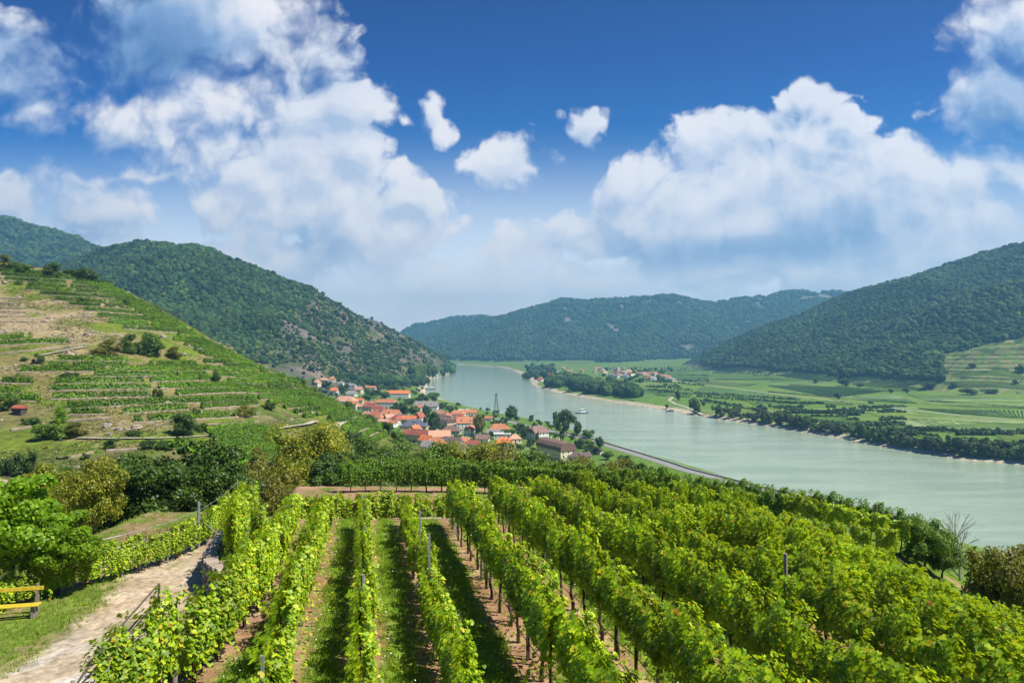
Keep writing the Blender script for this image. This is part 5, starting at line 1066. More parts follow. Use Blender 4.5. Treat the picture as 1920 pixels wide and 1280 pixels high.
for i, (a, b, c_, d) in enumerate([(0,559,52,560),(0,568,40,569),(0,577,48,578),(0,585,50,586),(0,594,65,593),(0,604,62,604),(0,664,148,647),(385,797,480,791),(120,790,210,783),(20,806,58,800),(20,878,60,874),(110,862,172,850),(170,868,250,858),(200,846,260,842),(480,853,500,872)]):
    L_ = pixline([(a, b), (c_, d)], 10, y0=90, y1=520)
    if len(L_) > 2: terrace(L_, 'old pale terrace wall %s' % ['uppermost on the bare slope at the left edge', 'second on the bare slope at the left edge', 'third on the bare slope at the left edge', 'fourth on the bare slope at the left edge', 'fifth on the bare slope at the left edge', 'lowest on the bare slope at the left edge', 'beside the climbing track', 'below the long terraces', 'under the round green bush', 'left of the shrubs', 'low among weeds at the left edge', 'in the scrub above the dark trees', 'curving above the dark trees', 'short piece under the track', 'beside the grass track'][i], 'old terrace walls', 40+i, hgt=1.5, down=1.2, up=.5)
# tracks on the slope
for nm, pts, w, mt in (('track', [(72,668),(110,660),(162,650)], 2.2, M_track), ('track', [(512,806),(545,801),(575,797),(592,791)], 2.6, M_track), ('track', [(145,822),(210,823),(300,822),(350,820),(392,817)], 1.6, M_track), ('track', [(254,573),(268,584),(280,596)], 1.5, M_track),
                       ('grass_track', [(330,823),(360,838),(400,852),(440,866),(470,880)], 5.5, None), ('track', [(632,802),(640,795),(665,786),(668,779)], 2.4, M_track)):
    q = pixline(pts, 8, y0=90, y1=520)
    if len(q) > 2: strip(nm, q, w, mt or plain('fresh_grass', (.11,.26,.012), .95, .25, 1.5, .3, .1), .16)
# bushes on the slope (px of foot, width px, height px)
BU = [(92,520,44,28,'d','big dark bush on the skyline at the upper left'),(48,512,26,20,'m','mid green bush on the skyline'),(12,505,40,26,'b','brownish bush at the left end of the skyline'),(165,527,60,24,'d','wide dark bush at the right end of the skyline hedge'),(135,519,36,14,'m','low bush between the skyline bushes'),(112,522,22,14,'m','small bush right of the big skyline bush'),(28,508,24,18,'m','green bush left on the skyline'),
 (195,532,24,12,'d','last small bush of the skyline hedge'),(242,662,42,36,'d','dark round bush above the long terraces'),(288,668,66,42,'d','broad dark bush beside the pale rocks'),(200,665,60,28,'b','olive scrub left of the dark round bush'),(262,664,30,24,'d','dark shrub between two bigger bushes'),(325,672,36,22,'b','brown scrub right of the broad bush'),(152,568,22,14,'m','small green bush among the upper terraces'),(237,572,14,12,'m','small bush by the steps on the crest'),
 (115,793,30,34,'l','rounded bright green bush like a ball on the lower terraces'),(60,795,34,22,'d','dark bush next to the small hut'),(14,770,40,34,'m','green bush at the left edge of the terraces'),(130,712,48,14,'d','low dark bush between vine rows'),(45,676,18,12,'d','dark round shrub on the dry slope'),(72,682,26,20,'d','dark shrub cluster under the track'),(407,718,24,22,'d','dark bush at the corner of the long terraces'),(367,780,18,24,'d','narrow dark tree between two vine rows'),(296,748,18,22,'m','bush beside the gap in the vine rows'),
 (350,815,60,40,'d','dark scrub below the lowest long terrace'),(375,808,30,24,'d','dark shrub right of the scrub'),(95,822,70,30,'m','green scrub under the ball shaped bush'),(140,818,50,26,'b','olive scrub on the bank'),(250,815,36,16,'d','low dark shrub on the rocky bank'),(210,840,40,20,'d','dark low bush under the track'),(275,842,36,18,'d','second dark low bush under the track'),(310,840,50,22,'d','third dark low bush under the track'),
 (160,862,20,14,'d','small bush on the weedy slope'),(125,890,30,20,'m','roundish bush on the weedy slope'),(20,890,60,60,'d','dark tree crown at the left edge above the walnut'),(60,885,30,40,'d','dark shrub beside the bare leaning pole'),(55,930,50,40,'b','olive scrub above the walnut tree'),(100,930,40,26,'m','scrub between rocks and walnut'),(455,780,50,20,'b','brown scrub at the end of the long terraces'),(505,768,30,16,'m','green scrub below the spur rows'),
 (660,830,40,34,'d','dark bush at the foot of the small vine terraces'),(640,842,36,20,'b','brown shrub below the small terraces'),(600,700,24,16,'m','bush on the spur skyline'),(540,690,20,14,'d','dark bush on the spur'),(565,716,20,14,'m','green bush on the spur'),(655,762,26,18,'d','dark bush on the spur above the village'),(690,790,26,20,'d','dark shrub at the spur tip'),(725,815,34,24,'d','dark bush at the tip of the spur'),(745,830,30,24,'m','green bush where the spur meets the roofs'),(480,880,50,40,'b','olive brown scrub beside the grass track'),(455,850,0,0,'','')]
for i, (x, y, w, h, m_, lb) in enumerate(BU):
    if not w: continue
    p = pix(x, y, 80, 520)
    if p is None: p = pix(x, y+8, 80, 520)
    if p is None: continue
    s = p[1]/F; k = {'d': ('bd%d' % (i % 3), M_darkleaf), 'm': ('bm%d' % (i % 2), M_midleaf), 'b': ('bb', M_brownleaf), 'l': ('bl', M_limeleaf)}[m_]
    bush(k[0], k[1], h*s*1.05, w*s, tuple(p-np.array((0, 0, .2))), lb, 'bushes on the terraced hillside' if False else None, nl=2200, leaf=.055, seed=60+i)
# loose boulders and outcrops
def rock(loc, s, label, seed, group='rocks on the terraced hillside'):
    g = np.random.default_rng(seed); V, Fc = blob_arr(9, 7); V = V*(1+.35*(g.random((len(V), 1))-.5)*1.4)*np.array((1.2, .8, .75))*s; V[:, 2] = V[:, 2]*.9+.15*s
    o = MB().add(V, Fc).build('boulder', M_rock, None, False, loc); o.rotation_euler = (g.uniform(-.3, .3), g.uniform(-.3, .3), g.uniform(0, 6)); return tag(o, label, 'rock', group)
RK = [(305,632,10,'pale boulder beside the broad dark bush'),(375,658,13,'large pale outcrop under the crest rows'),(386,664,10,'smaller pale outcrop under the crest rows'),(160,648,6,'white stone at the end of the climbing track'),(345,665,8,'pale rock left of the large outcrop'),(355,650,6,'small rock below the bend of the track'),(200,800,14,'grey rock slab below the lowest terrace'),(222,806,12,'second grey rock slab below the lowest terrace'),(205,815,9,'broken rock on the bank'),(90,903,14,'big grey rock face on the weedy slope'),(75,893,10,'grey rock above the big rock face'),(100,925,11,'jagged rock above the walnut tree'),(65,925,9,'grey rock left of the jagged rock'),(470,669,7,'pale rock on the skyline of the spur'),(240,672,5,'stone under the dark round bush'),(430,655,5,'stone by the crest path'),(30,618,6,'pale rock on the dry slope'),(55,607,5,'small pale rock on the dry slope'),(12,622,7,'whitish rock at the left edge'),(115,640,5,'stone on the dry slope'),(160,590,4,'small stone by the upper rows')]
for i, (x, y, w, lb) in enumerate(RK):
    p = pix(x, y, 80, 520)
    if p is not None: rock(tuple(p), w*p[1]/F*.62, lb, i)
p = pix(37, 776, 80, 520); e = empty('hut', tuple(p), R(-10), 'tiny wooden field hut with dark roof at the left of the terraces', 'hut')
MB().box((0, 0, .7), (3.0, 2.2, 2.4)).build('wall', M_darkwood, e); q = MB(); roof_mesh(q, 3.0, 2.2, 1.9, .8, 'gable', .3); q.build('roof', roofmat(RD), e)

# ---------------------------------------------------------------- village and riverside trees
def ground_at(x, yb, y0=300): return pix(x, yb, y0)
VT = [(957,787,30,28,'d','round dark tree on the quay right of the lattice mast',None),(1044,812,22,44,'d','left tree of the big riverside trio',None),(1062,816,34,50,'m','tallest tree of the big riverside trio',None),(1082,818,20,30,'d','right tree of the big riverside trio',None),
 (899,818,26,48,'b','tall narrow brown green tree among the white houses',None),(940,808,11,24,'c','dark cypress beside the faded orange roof',None),(984,826,13,30,'c','dark cypress left of the brown roofed house',None),(1007,829,10,22,'c','slim cypress in front of the brown roofed house',None),(995,835,24,14,'d','round dark shrub by the brown roofed house',None),
 (797,792,22,34,'d','tall dark tree behind the pointed white gable',None),(811,812,30,44,'d','large dark tree in the middle of the village',None),(756,782,28,30,'d','dark tree group left of the grey roofed house',None),(742,775,24,22,'d','dark bushy tree by the green lawn',None),(775,780,24,24,'m','green tree behind the slate roof',None),(757,799,12,14,'m','small green tree before the slate roof',None),
 (790,757,30,20,'d','dark trees above the grey roofed house',None),(812,754,26,20,'m','green tree above the grey roofed house',None),(770,760,24,16,'m','bushy tree at the right of the lawn',None),(828,768,18,14,'d','dark tree right of the grey roofed house',None),(843,773,20,14,'d','dark bush near the pavilion',None),(715,757,10,14,'d','small tree in front of the long white house',None),
 (735,735,30,14,'d','dark tree behind the long white building',None),(700,745,36,16,'d','dark orchard trees left of the long white building',None),(720,748,26,14,'d','orchard tree beside the long white building',None),(690,752,26,14,'m','green orchard tree near the salmon roof',None),(640,733,16,14,'d','dark tree by the lone red orange house',None),(612,728,22,16,'d','dark tree at the foot of the rocky hill',None),(648,742,14,12,'m','small tree left of the steep grey roof',None),
 (930,800,24,14,'m','green shrubs behind the mast',None),(975,812,30,20,'d','garden trees beside the riverside road',None),(960,822,30,18,'m','green garden trees right of the faded orange roof',None),(1030,842,14,18,'d','dark shrub in front of the long brown roof',None),(1085,845,20,26,'c','tall dark conifer right of the long brown roof',None),(1100,840,30,22,'m','garden tree by the river wall',None),(1115,852,24,18,'d','dark garden tree by the river wall',None),
 (1105,822,30,20,'m','green tree between the trio and the river wall',None),(1125,840,24,22,'d','dark tree at the start of the river wall',None),(1140,862,26,20,'m','shrub below the river wall',None),(1170,870,30,18,'d','dark shrub beside the riverside road bend',None),(860,826,18,14,'m','small tree below the low barn',None),(872,830,16,12,'d','dark bush before the small white house',None),(845,768,12,10,'m','small green tree on the quay by the pavilion',None),(855,772,8,12,'c','slim dark conifer left of the pavilion',None),(893,778,7,12,'c','slim dark conifer right of the pavilion',None),(905,786,18,10,'m','bush on the quay',None)]
for i, (x, y, w, h, m_, lb, _) in enumerate(VT):
    p = pix(x, y, 380)
    if p is None: continue
    s = p[1]/F; k = {'d': ('vd%d' % (i % 3), M_darkleaf), 'm': ('vm%d' % (i % 2), M_midleaf), 'b': ('vb', M_brownleaf), 'c': ('vc', M_darkleaf)}[m_]
    tree(k[0], k[1], h*s, w*s*(.8 if m_ == 'c' else 1), tuple(p), lb, 'cypresses in the village' if False else None, nl=2600, ncl=22, leaf=.055, seed=80+i, trunk=.12 if m_ != 'c' else .04, name='tree')
GROVES = []
def grove(n, fx, fy, hs, key, mat, label, group, sz=(6, 11), y0=300, avoid=True, **kw):
    pts = []; ss = []
    for i in range(n):
        p = pix(fx(i), fy(i), y0)
        if p is None or (avoid and any(math.hypot(p[0]-a, p[1]-b) < r+1.5 for a, b, r in SEEN)): continue
        pts.append((p[0], p[1], p[2]-.5)); ss.append(g_.uniform(*sz))
    GROVES.append((pts, ss, group))
# generic low trees filling gardens and the left bank (one kind, told apart by nothing)
g_ = np.random.default_rng(21); n_t = 0
def scatter(n, fx, fy, hs, key, mat, label, group, sz=(6, 11), name='tree', y0=300, avoid=True, nl=700, leaf=.09, squash=1.0, trunk=.12):
    made = 0
    for i in range(n):
        x, y = fx(i), fy(i); p = pix(x, y, y0)
        if p is None: continue
        if avoid and any(math.hypot(p[0]-a, p[1]-b) < r+1.5 for a, b, r in SEEN): continue
        if polydist(np.array([p[0]]), np.array([p[1]]), near_bank)[0] > -6 and polydist(np.array([p[0]]), np.array([p[1]]), far_bank)[0] < 6: continue
        w = g_.uniform(*sz); tree(key+str(i % 3), mat, w*g_.uniform(.75, 1.1)*squash, w, tuple(p-np.array((0, 0, .3))), (label if '%s' not in label else label % ORD(made)), group, cat=name, nl=nl, ncl=14, leaf=leaf, seed=i+5, trunk=trunk, name=name); made += 1
    return made
scatter(230, lambda i: 690+420*i/230, lambda i: g_.uniform(752, 850), 0, 'gd', M_darkleaf, '%s small dark garden tree in the village, counted from the left', 'garden trees of the village', (5, 9), y0=380)
scatter(55, lambda i: 600+200*i/55, lambda i: g_.uniform(722, 756), 0, 'gm', M_midleaf, '%s green orchard tree upstream of the village, counted from the left', 'orchard trees upstream', (7, 12), y0=700)
grove(75, lambda i: 668+i*1.75+g_.uniform(-6, 6), lambda i: 712+g_.uniform(0, 12), 0, 'gd', M_darkleaf, 'dark tree in the long grove under the rocky hill', 'trees of the grove under the rocky hill', (14, 20), y0=1000, avoid=False)
grove(40, lambda i: 770+i*2+g_.uniform(-5, 5), lambda i: 706+g_.uniform(-8, 8)-i*.3, 0, 'gd', M_darkleaf, 'bushy tree on the left bank under the cliffs', 'trees on the left bank under the cliffs', (14, 24), y0=1000, avoid=False)
grove(14, lambda i: 838+g_.uniform(-8, 12), lambda i: 698+g_.uniform(-5, 2), 0, 'gd', M_darkleaf, 'dark tree on the headland where the river bends', 'trees on the headland', (22, 34), y0=1500, avoid=False)
# opposite bank: the wood between far village and river, and the willows along the water
def right_wood(x): return float(np.interp(x, (1030, 1100, 1200, 1300), (728, 742, 752, 764)))
grove(150, lambda i: 1028+i*1.11+g_.uniform(-4, 4), lambda i: right_wood(1028+i*1.11)-3-g_.uniform(0, 20)*(1-max(0, i-100)/70), 0, 'wl', M_willow, 'rounded tree of the riverside wood on the opposite bank', 'trees of the riverside wood', (18, 28), y0=900, avoid=False, nl=1500, leaf=.07)
scatter(105, lambda i: 1345+i*5.6+g_.uniform(-9, 9), lambda i: float(np.interp(1345+i*5.6, (1330, 1440, 1560, 1700, 1800, 1920), (780, 796, 815, 841, 856, 866)))-2-abs(g_.normal(0, 5)), 0, 'wl', M_willow, '%s bushy willow along the opposite bank, counted from the ferry landing', 'willows along the opposite bank', (9, 18), y0=350, avoid=False, nl=1500, leaf=.07, trunk=.05, name='willow')
grove(60, lambda i: g_.uniform(984, 1040), lambda i: g_.uniform(688, 712), 0, 'wl', M_willow, 'bushy tree around the far church', 'trees around the far church', (14, 24), y0=900, avoid=False)
grove(70, lambda i: g_.uniform(1130, 1260), lambda i: g_.uniform(692, 718), 0, 'or', M_orchard, 'garden tree between the far village houses', 'garden trees of the far village', (8, 13), y0=900, avoid=True)
for i, (x, y, w, h, lb) in enumerate([(1272,752,12,22,'tall dark tree beside the bend of the landing road'),(1305,776,28,34,'big dark tree right of the ferry landing'),(1250,766,9,9,'small round bush near the ferry landing'),(1571,748,16,13,'dark tree at the road corner in the fields'),(1585,724,28,17,'dark bush clump in the middle of the fields'),(1530,719,13,10,'round dark bush in the fields'),(1612,726,14,8,'flat bush right of the field clump'),
     (1455,697,12,14,'single tree on the far meadow'),(1740,728,34,13,'hedge like bush group in the right fields'),(1790,726,18,10,'green bush right of the bush group'),(1820,740,40,14,'long dark bush row in the right fields'),(1860,738,30,10,'low bush row near the right edge'),(1735,706,30,14,'dark tree at the foot of the wooded mountain'),(1690,700,40,12,'bushes under the wooded mountain'),(1596,695,18,18,'tall tree in front of the wood'),(1825,690,16,10,'bush on the right terraces'),(1915,700,22,18,'dark tree at the right edge on the terraces'),
     (1670,737,12,9,'small tree in the fields by the hedge'),(1700,736,16,9,'low bush by the field hedge'),(1905,720,14,9,'small dark bush by the right edge'),(1480,790,20,16,'dark bush at the riverside track'),(1425,775,26,18,'dark bush group under the pylon')]):
    p = pix(x, y, 350)
    if p is None: continue
    s = p[1]/F; tree('vd%d' % (i % 3), M_darkleaf, h*s, w*s, tuple(p), lb, nl=2600, ncl=22, leaf=.055, seed=80+i, trunk=.06)
# orchard rows on the plain: every tree on its own
OR_ = [((1300,738),(1500,752)),((1305,745),(1520,760)),((1290,752),(1390,762)),((1210,724),(1300,734)),((1215,731),(1290,741)),((1440,764),(1500,774)),((1560,772),(1670,766)),((1480,770),(1600,778)),((1640,806),(1760,822)),((1700,806),(1900,818)),((1780,830),(1920,838)),((1230,716),(1320,724)),((1320,752),(1420,772)),((1410,704),(1480,706)),((1300,694),(1400,690))]
n_or = 0
for ri, (a, b) in enumerate(OR_):
    n = int(math.hypot(b[0]-a[0], b[1]-a[1])/6.4); nr = 0
    for i in range(n):
        t = (i+.5)/n; p = pix(a[0]+(b[0]-a[0])*t+g_.uniform(-1, 1), a[1]+(b[1]-a[1])*t+g_.uniform(-.6, .6), 350)
        if p is None: continue
        w = g_.uniform(5.5, 8.5); RN = ['long upper', 'long middle', 'short landing side', 'village side', 'lower village side', 'pylon side', 'road corner', 'central', 'bank side', 'willow side', 'far right', 'village edge', 'road bend', 'meadow', 'wood edge'][ri]; tree('or%d' % (n_or % 3), M_orchard, w*.8, w, tuple(p-np.array((0, 0, .3))), ORD(nr)+' apricot tree from the left in the %s orchard row' % RN, 'orchard trees of the %s row' % RN, nl=700, ncl=14, leaf=.09, seed=i, trunk=.1, name='fruit_tree'); n_or += 1; nr += 1

# ---------------------------------------------------------------- fields of vines on the opposite plain
def field(quad, mat, label, step=4.2, h=1.5, w=1.9, seed=0, cross=False):
    c = [pix(x, y, 350) for x, y in quad]
    if any(q is None for q in c): return
    c = [q[:2] for q in c]; a, b, d, e = c          # a-b upper edge, e-d lower edge (a,b,d,e clockwise in the photo)
    if cross: a, b, d, e = e, a, b, d
    dep = (np.linalg.norm(a-e)+np.linalg.norm(b-d))/2; n = max(2, int(dep/step)); L = max(np.linalg.norm(b-a), np.linalg.norm(d-e)); m = max(3, int(L/7))
    g = np.random.default_rng(seed); t = (np.arange(n)+.5)/n; s = np.linspace(0, 1, m); A_ = a+(e-a)*t[:, None]; B_ = b+(d-b)*t[:, None]
    Q = A_[:, None]+(B_-A_)[:, None]*s[None, :, None]; dr = (B_-A_)/np.linalg.norm(B_-A_, axis=1, keepdims=True); N_ = np.c_[-dr[:, 1], dr[:, 0]][:, None]
    X, Y = Q[..., 0], Q[..., 1]; z = H(X.ravel(), Y.ravel()).reshape(n, m); hh = h*(.8+.4*g.random((n, m))); ww = w*(.8+.4*g.random((n, m)))
    rows = [np.dstack([Q+N_*(o*ww[..., None]), (z+u*hh)[..., None]]) for o, u in ((-.5, -.1), (-.38, .85), (.38, .95), (.5, -.1))]
    V = np.stack(rows, 2).reshape(-1, 3); i = (np.arange(n)[:, None]*m+np.arange(m-1)).ravel()[:, None]*4; Fq = np.concatenate([np.c_[i+q, i+4+q, i+4+q+1, i+q+1] for q in range(3)])
    tag(link('vine_field', fastmesh('vine_field', V, Fq, mat)), label, 'vineyard', kind='stuff')
fm = []
for i, c_ in enumerate([(.11,.20,.018), (.095,.175,.018), (.14,.225,.020), (.17,.25,.025), (.08,.15,.020), (.13,.19,.035)]):
    t0, t1 = tuple(q*.75 for q in c_), tuple(q*1.3 for q in c_); fm.append(leafmat('field_vines_%d' % i, [(0, t0), (.5, c_), (1, t1)], .12, (.2,.3,.03), 0, big=.3, bigscale=.018))
FD = [((1320,724),(1435,738),(1440,750),(1300,738),0),((1330,700),(1440,700),(1440,712),(1325,712),1),((1440,698),(1590,700),(1560,712),(1440,711),2),((1445,713),(1530,713),(1560,720),(1440,722),0),((1600,703),(1760,706),(1740,716),(1590,714),2),((1440,723),(1600,727),(1690,730),(1560,745),0),((1640,712),(1770,716),(1700,724),(1620,722),5),
 ((1565,745),(1680,741),(1720,757),(1630,752),1),((1700,740),(1860,744),(1922,752),(1740,752),0),((1730,756),(1922,757),(1922,766),(1800,762),2),((1600,757),(1690,759),(1720,766),(1700,767),0),((1440,740),(1560,752),(1600,760),(1440,752),2),((1520,768),(1600,765),(1700,772),(1560,776),3),((1620,772),(1780,781),(1922,793),(1700,800),3),((1700,785),(1922,796),(1922,806),(1760,806),0),((1640,789),(1720,801),(1690,806),(1600,790),2),
 ((1500,776),(1600,784),(1620,797),(1490,784),0),((1720,766),(1922,770),(1922,784),(1800,776),3),((1760,718),(1922,722),(1922,732),(1790,728),5),((1780,700),(1922,704),(1922,711),(1790,708),2),((1600,718),(1730,728),(1660,734),(1590,726),3),((1180,728),(1300,737),(1290,745),(1170,738),4),((1310,714),(1420,720),(1400,724),(1300,720),5),((1240,700),(1330,702),(1320,712),(1260,712),4),((1245,690),(1330,690),(1330,699),(1250,699),0),((1340,690),(1440,690),(1430,698),(1340,698),5),
 ((1850,808),(1922,812),(1922,826),(1880,824),3),((1400,752),(1500,756),(1500,762),(1420,764),0),((1150,744),(1210,735),(1230,742),(1190,752),1),((1640,770),(1700,770),(1720,776),(1660,776),0),((1630,698),(1770,690),(1780,702),(1640,703),4),((1465,700),(1500,684),(1560,690),(1540,699),5),((1060,672),(1110,674),(1100,682),(1050,680),3)]
nth = ['bright', 'wide', 'pale', 'dark', 'narrow', 'yellowish', 'smooth', 'sloping']
for i, q in enumerate(FD):
    x_ = sum(p[0] for p in q[:4])/4; y_ = sum(p[1] for p in q[:4])/4
    field(q[:4], fm[q[4]], '%s green vine field on the opposite plain %s' % (nth[i % 8], 'near the far village' if x_ < 1350 else ('below the wooded mountain' if y_ < 720 else ('along the pale field road' if y_ < 765 else 'close to the river bank'))), seed=i, cross=i in (1, 5, 17))
# terraces at the right mountain foot
for i, (a, b) in enumerate([((1800,650),(1922,643)),((1785,658),(1922,653)),((1770,667),(1922,664)),((1765,674),(1922,673)),((1770,681),(1922,682)),((1740,689),(1922,691)),((1760,696),(1922,697))]):
    q = pixline([a, b], 12, y0=400)
    if len(q) > 3:
        leafy_strip('vine_row', q, 7, 2.0, fm[(i*2) % 6], 5, 1.6, '%s pale green vine terrace at the foot of the right mountain' % order[i], 'vine row', 'vine terraces of the right mountain', 300+i, core=False)
for i, (a, b) in enumerate([((1440,712),(1560,714)),((1560,745),(1440,735)),((1650,712),(1790,718)),((1620,730),(1700,724)),((1740,752),(1920,766)),((1560,753),(1600,758)),((1480,722),(1600,730)),((1600,746),(1700,756)),((1690,806),(1900,812)),((1340,712),(1440,712)),((1800,708),(1920,712)),((1680,690),(1780,694)),((1240,712),(1330,716))]):
    q = pixline([a, b], 10, y0=350)
    if len(q) > 3: leafy_strip('hedgerow', q, 3.5, 2.6, M_orchard, 9, 1.1, '%s dark hedgerow dividing the fields of the opposite plain, counted along the list of plots' % order[i] if False else 'dark hedgerow %s' % ['below the far meadow', 'beside the upper field road', 'under the mountain foot', 'along the pale bare strip', 'across the right fields', 'at the road corner', 'left of the field bushes', 'above the long field road', 'behind the riverside willows', 'left of the single meadow tree', 'at the right edge under the terraces', 'touching the wood of the right mountain', 'beside the far village'][i], 'hedgerow', 'field hedgerows', 400+i, core=False)

# ---------------------------------------------------------------- forests: masses of crowns on the mountains
def forest_protos():
    cl = bpy.data.collections.new('forest_crowns')
    for s in range(4):
        g = np.random.default_rng(s); V, Fc = blob_arr(10, 7); mb = MB(); mb.add(V*np.array((.46, .46, .5))*(1+.25*(g.random((len(V), 1))-.5))+np.array((0, 0, .42)), Fc)
        for q in range(5): d = unit(1, g)[0]; d[2] = abs(d[2]); b, f = blob_arr(6, 5); mb.add(b*.24*(1+.4*(g.random((len(b), 1))-.5))+d*.30+np.array((0, 0, .48)), f)
        V0 = np.concatenate(mb.v); F0 = []
        for f in mb.f: F0 += [f[:3]]+([[f[0], f[2], f[3]]] if len(f) == 4 else [])
        n = 110; d = unit(n, g); d[:, 2] = np.abs(d[:, 2])*.9-.1; LV, LF = leaves(d*np.array((.47, .47, .5))*g.uniform(.85, 1.12, (n, 1))+np.array((0, 0, .42)), d+g.normal(0, .3, (n, 3)), .17*g.uniform(.7, 1.3, n), 'quad', g=g)
        me = fastmesh('forest_crown', np.r_[V0, LV], np.r_[np.array(F0), LF+len(V0)], M_forest); cl.objects.link(bpy.data.objects.new('forest_crown', me))
    return cl
FCL = forest_protos()
def gn_tree(coll):
    t = bpy.data.node_groups.new('scatter_crowns', 'GeometryNodeTree'); t.interface.new_socket('Geometry', in_out='INPUT', socket_type='NodeSocketGeometry'); t.interface.new_socket('Geometry', in_out='OUTPUT', socket_type='NodeSocketGeometry')
    N = t.nodes; gi = N.new('NodeGroupInput'); go = N.new('NodeGroupOutput'); ci = N.new('GeometryNodeCollectionInfo'); ci.inputs[0].default_value = coll; ci.inputs['Separate Children'].default_value = True; ci.inputs['Reset Children'].default_value = True
    ip = N.new('GeometryNodeInstanceOnPoints'); ip.inputs['Pick Instance'].default_value = True
    ra = N.new('FunctionNodeRandomValue'); ra.data_type = 'FLOAT_VECTOR'; ra.inputs[0].default_value = (-.1, -.1, 0); ra.inputs[1].default_value = (.1, .1, 6.28)
    ri = N.new('FunctionNodeRandomValue'); ri.data_type = 'INT'; ri.inputs[4].default_value = 0; ri.inputs[5].default_value = 3
    na = N.new('GeometryNodeInputNamedAttribute'); na.data_type = 'FLOAT'; na.inputs[0].default_value = 'size'
    L = t.links.new; L(gi.outputs[0], ip.inputs['Points']); L(ci.outputs[0], ip.inputs['Instance']); L(ra.outputs[0], ip.inputs['Rotation']); L(ri.outputs[2], ip.inputs['Instance Index']); L(na.outputs[0], ip.inputs['Scale']); L(ip.outputs[0], go.inputs[0])
    return t
GT = gn_tree(FCL)
def forest(name, label, grp, n, u0, u1, Y0, Y1, size, cond, seed):
    g = np.random.default_rng(seed); Y = np.exp(g.uniform(math.log(Y0), math.log(Y1), n)) if False else np.sqrt(g.uniform(Y0*Y0, Y1*Y1, n)); u = g.uniform(u0, u1, n); X = u*Y
    h, lab, dn, df, riv = H(X, Y, True); hx = H(X+4, Y); hy = H(X, Y+4)                # skip slopes that face away behind the crest
    nx, ny = -(hx-h)/4, -(hy-h)/4; face = (nx*(-X)+ny*(-Y)+(ZC-h))/np.hypot(X, Y)
    k = np.isin(lab, grp) & ~riv & (face > -.12) & (h > 3.5) & cond(X, Y, h, g)
    pts = np.c_[X, Y, h-1][k]; sz = (size*(.55+.85*g.random(k.sum())**1.6+.25*(vnoise(X[k]/60, Y[k]/60, 12)-.3))).astype(np.float32); me = bpy.data.meshes.new(name); me.from_pydata(pts.tolist(), [], []); a = me.attributes.new('size', 'FLOAT', 'POINT'); a.data.foreach_set('value', sz)
    o = link(name, me); md = o.modifiers.new('crowns', 'NODES'); md.node_group = GT; print(name, int(k.sum())); return tag(o, label, 'forest', kind='stuff')
tru = lambda X, Y, h, g: np.ones(X.shape, bool)
for (x0, x1, y0, y1, lb) in ((1120, 1330, 690, 716, 'orchard trees behind and beside the far village'), (1150, 1300, 716, 742, 'orchard trees between the wood and the landing road'), (1420, 1700, 757, 800, 'orchard trees under the pylon and along the field road'), (1600, 1925, 806, 846, 'orchard trees behind the willows'), (1330, 1600, 690, 700, 'bushes on the far meadow edge')):
    pts = []; ss = []; y = y0
    while y < y1:
        x = x0+random.uniform(0, 5); on = vnoise(np.array([y*.31]), np.array([x0*.1]), 2)[0] > .30
        while x < x1 and on:
            if vnoise(np.array([x/38]), np.array([y/2.2]), 6)[0] > .42:
                p = pix(x, y+random.uniform(-.5, .5), 350, n=260)
                if p is not None and polydist(p[:1], p[1:2], far_bank)[0] > 22: pts.append((p[0], p[1], p[2]-.4)); ss.append(random.uniform(3.2, 6.0))
            x += random.uniform(3.5, 6.0)
        y += random.uniform(2.6, 4.2)
    GROVES.append((pts, ss, lb))
for pts, ss, lb in GROVES:
    me = bpy.data.meshes.new('grove'); me.from_pydata(pts, [], []); a_ = me.attributes.new('size', 'FLOAT', 'POINT'); a_.data.foreach_set('value', np.array(ss, np.float32)); o = link('grove', me); md = o.modifiers.new('crowns', 'NODES'); md.node_group = GT; tag(o, 'mass of rounded '+lb, 'grove', kind='stuff')
forest('forest', 'dense dark forest covering the mountain on the right bank', [2], 110000, .28, 1.1, 1150, 3200, 11.5, lambda X, Y, h, g: (h > 26+10*vnoise(X/90, Y/90, 4)) & ~CLEAR1(X, Y, h), 1)
def cond3(X, Y, h, g):
    return g.random(X.shape) > OPEN2(X, Y, h)*.95
forest('forest', 'dark forest and scattered scrub on the rocky hill behind the village', [3], 110000, -.85, -.08, 1050, 3000, 10, cond3, 2)
forest('forest', 'dark forest on the highest far mountain at the left edge', [4], 34000, -.95, -.2, 1900, 3700, 19, tru, 3)
forest('forest', 'hazy forest of the far mountains across the valley', [5, 6], 130000, -.2, .75, 3400, 6500, 19, lambda X, Y, h, g: (h > 20) & (fbm(X, Y, 130, 4, 19) < .70), 4)
forest('scrub', 'low scrub bushes dotted over the open rocky slopes', [3], 60000, -.6, -.08, 1250, 2900, 5.0, lambda X, Y, h, g: g.random(X.shape) < sstep(fbm(X, Y, 80, 4, 29), .42, .6), 8)
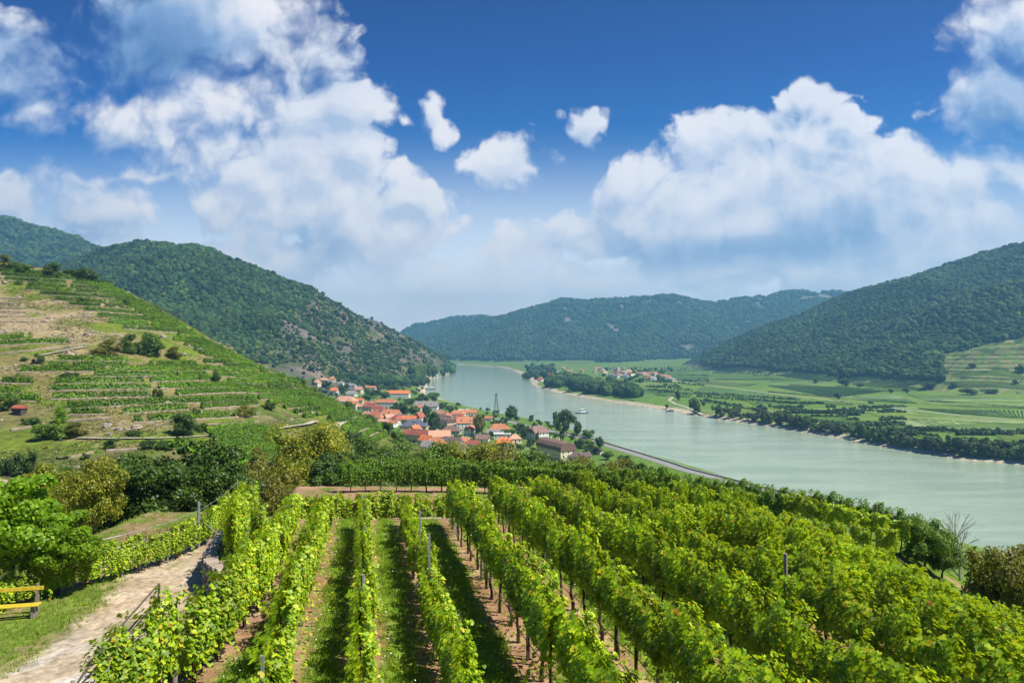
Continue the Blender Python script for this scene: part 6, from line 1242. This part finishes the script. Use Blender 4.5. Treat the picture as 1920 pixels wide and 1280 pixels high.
# scrub and weeds on the near hillside
def hill_scrub():
    g = np.random.default_rng(33); n = 60000; Y = np.sqrt(g.uniform(90**2, 470**2, n)); X = g.uniform(-.95, .0, n)*Y; h, lab, dn, df, riv = H(X, Y, True)
    k = (lab == 1) & (fbm(X, Y, 18, 3, 51) > .47); X, Y, h = X[k], Y[k], h[k]; n = len(X); m = 7
    pos = np.repeat(np.c_[X, Y, h+.15], m, 0)+g.normal(0, .38, (n*m, 3))*np.array((1, 1, .4)); pos[:, 2] = np.maximum(pos[:, 2], np.repeat(h, m)+.05)
    V, Fq = leaves(pos, np.c_[g.normal(0, .6, (n*m, 2)), np.ones(n*m)*.8], g.uniform(.2, .5, n*m), 'quad', g=g); return fastmesh('scrub', V, Fq, M_scrub)
M_scrub = leafmat('scrub_leaves', [(0, (.05,.06,.015)), (.4, (.09,.12,.02)), (.75, (.15,.19,.03)), (1, (.26,.22,.09))], .2, (.2,.22,.04), 0, big=.35, bigscale=.06)
tag(link('scrub', hill_scrub()), 'low weeds and scrub covering the terraced slope', 'scrub', kind='stuff')

def stones():
    g = np.random.default_rng(44); n = 9000; Y = np.sqrt(g.uniform(130**2, 450**2, n)); X = g.uniform(-.8, -.1, n)*Y; h, lab, dn, df, riv = H(X, Y, True)
    k = (lab == 1) & (fbm(X, Y, 14, 4, 91)+.35*sstep(-X, 120, 260)*sstep(Y, 230, 270)*sstep(Y, 380, 330) > .60); X, Y, h = X[k][:1500], Y[k][:1500], h[k][:1500]; mb = MB(); B_, F_ = blob_arr(6, 4)
    for i in range(len(X)): s_ = g.uniform(.15, .75)*(1+1.2*(g.random() < .06)); mb.add(B_*(1+.5*(g.random((len(B_), 1))-.5))*np.array((1.2, .9, .6))*s_+np.array((X[i], Y[i], h[i]+.1*s_)), F_)
    tag(mb.build('stones', M_stone), 'loose pale stones strewn over the dry slope', 'stones', kind='stuff')
stones()

# ---------------------------------------------------------------- haze
def haze(density):
    b = MB().box((0, 4000, 395), (20000, 11000, 800)); m, t, pb, o = newmat('haze_air'); t.n.remove(pb)
    v = t.new('ShaderNodeVolumePrincipled'); v.inputs['Color'].default_value = (.25, .62, .90, 1); v.inputs['Density'].default_value = density; v.inputs['Anisotropy'].default_value = .2
    t.l.new(v.outputs[0], o.inputs['Volume']); tag(b.build('haze', m), 'thin blue haze filling the river valley', 'haze', kind='stuff')
haze(1.45e-4)
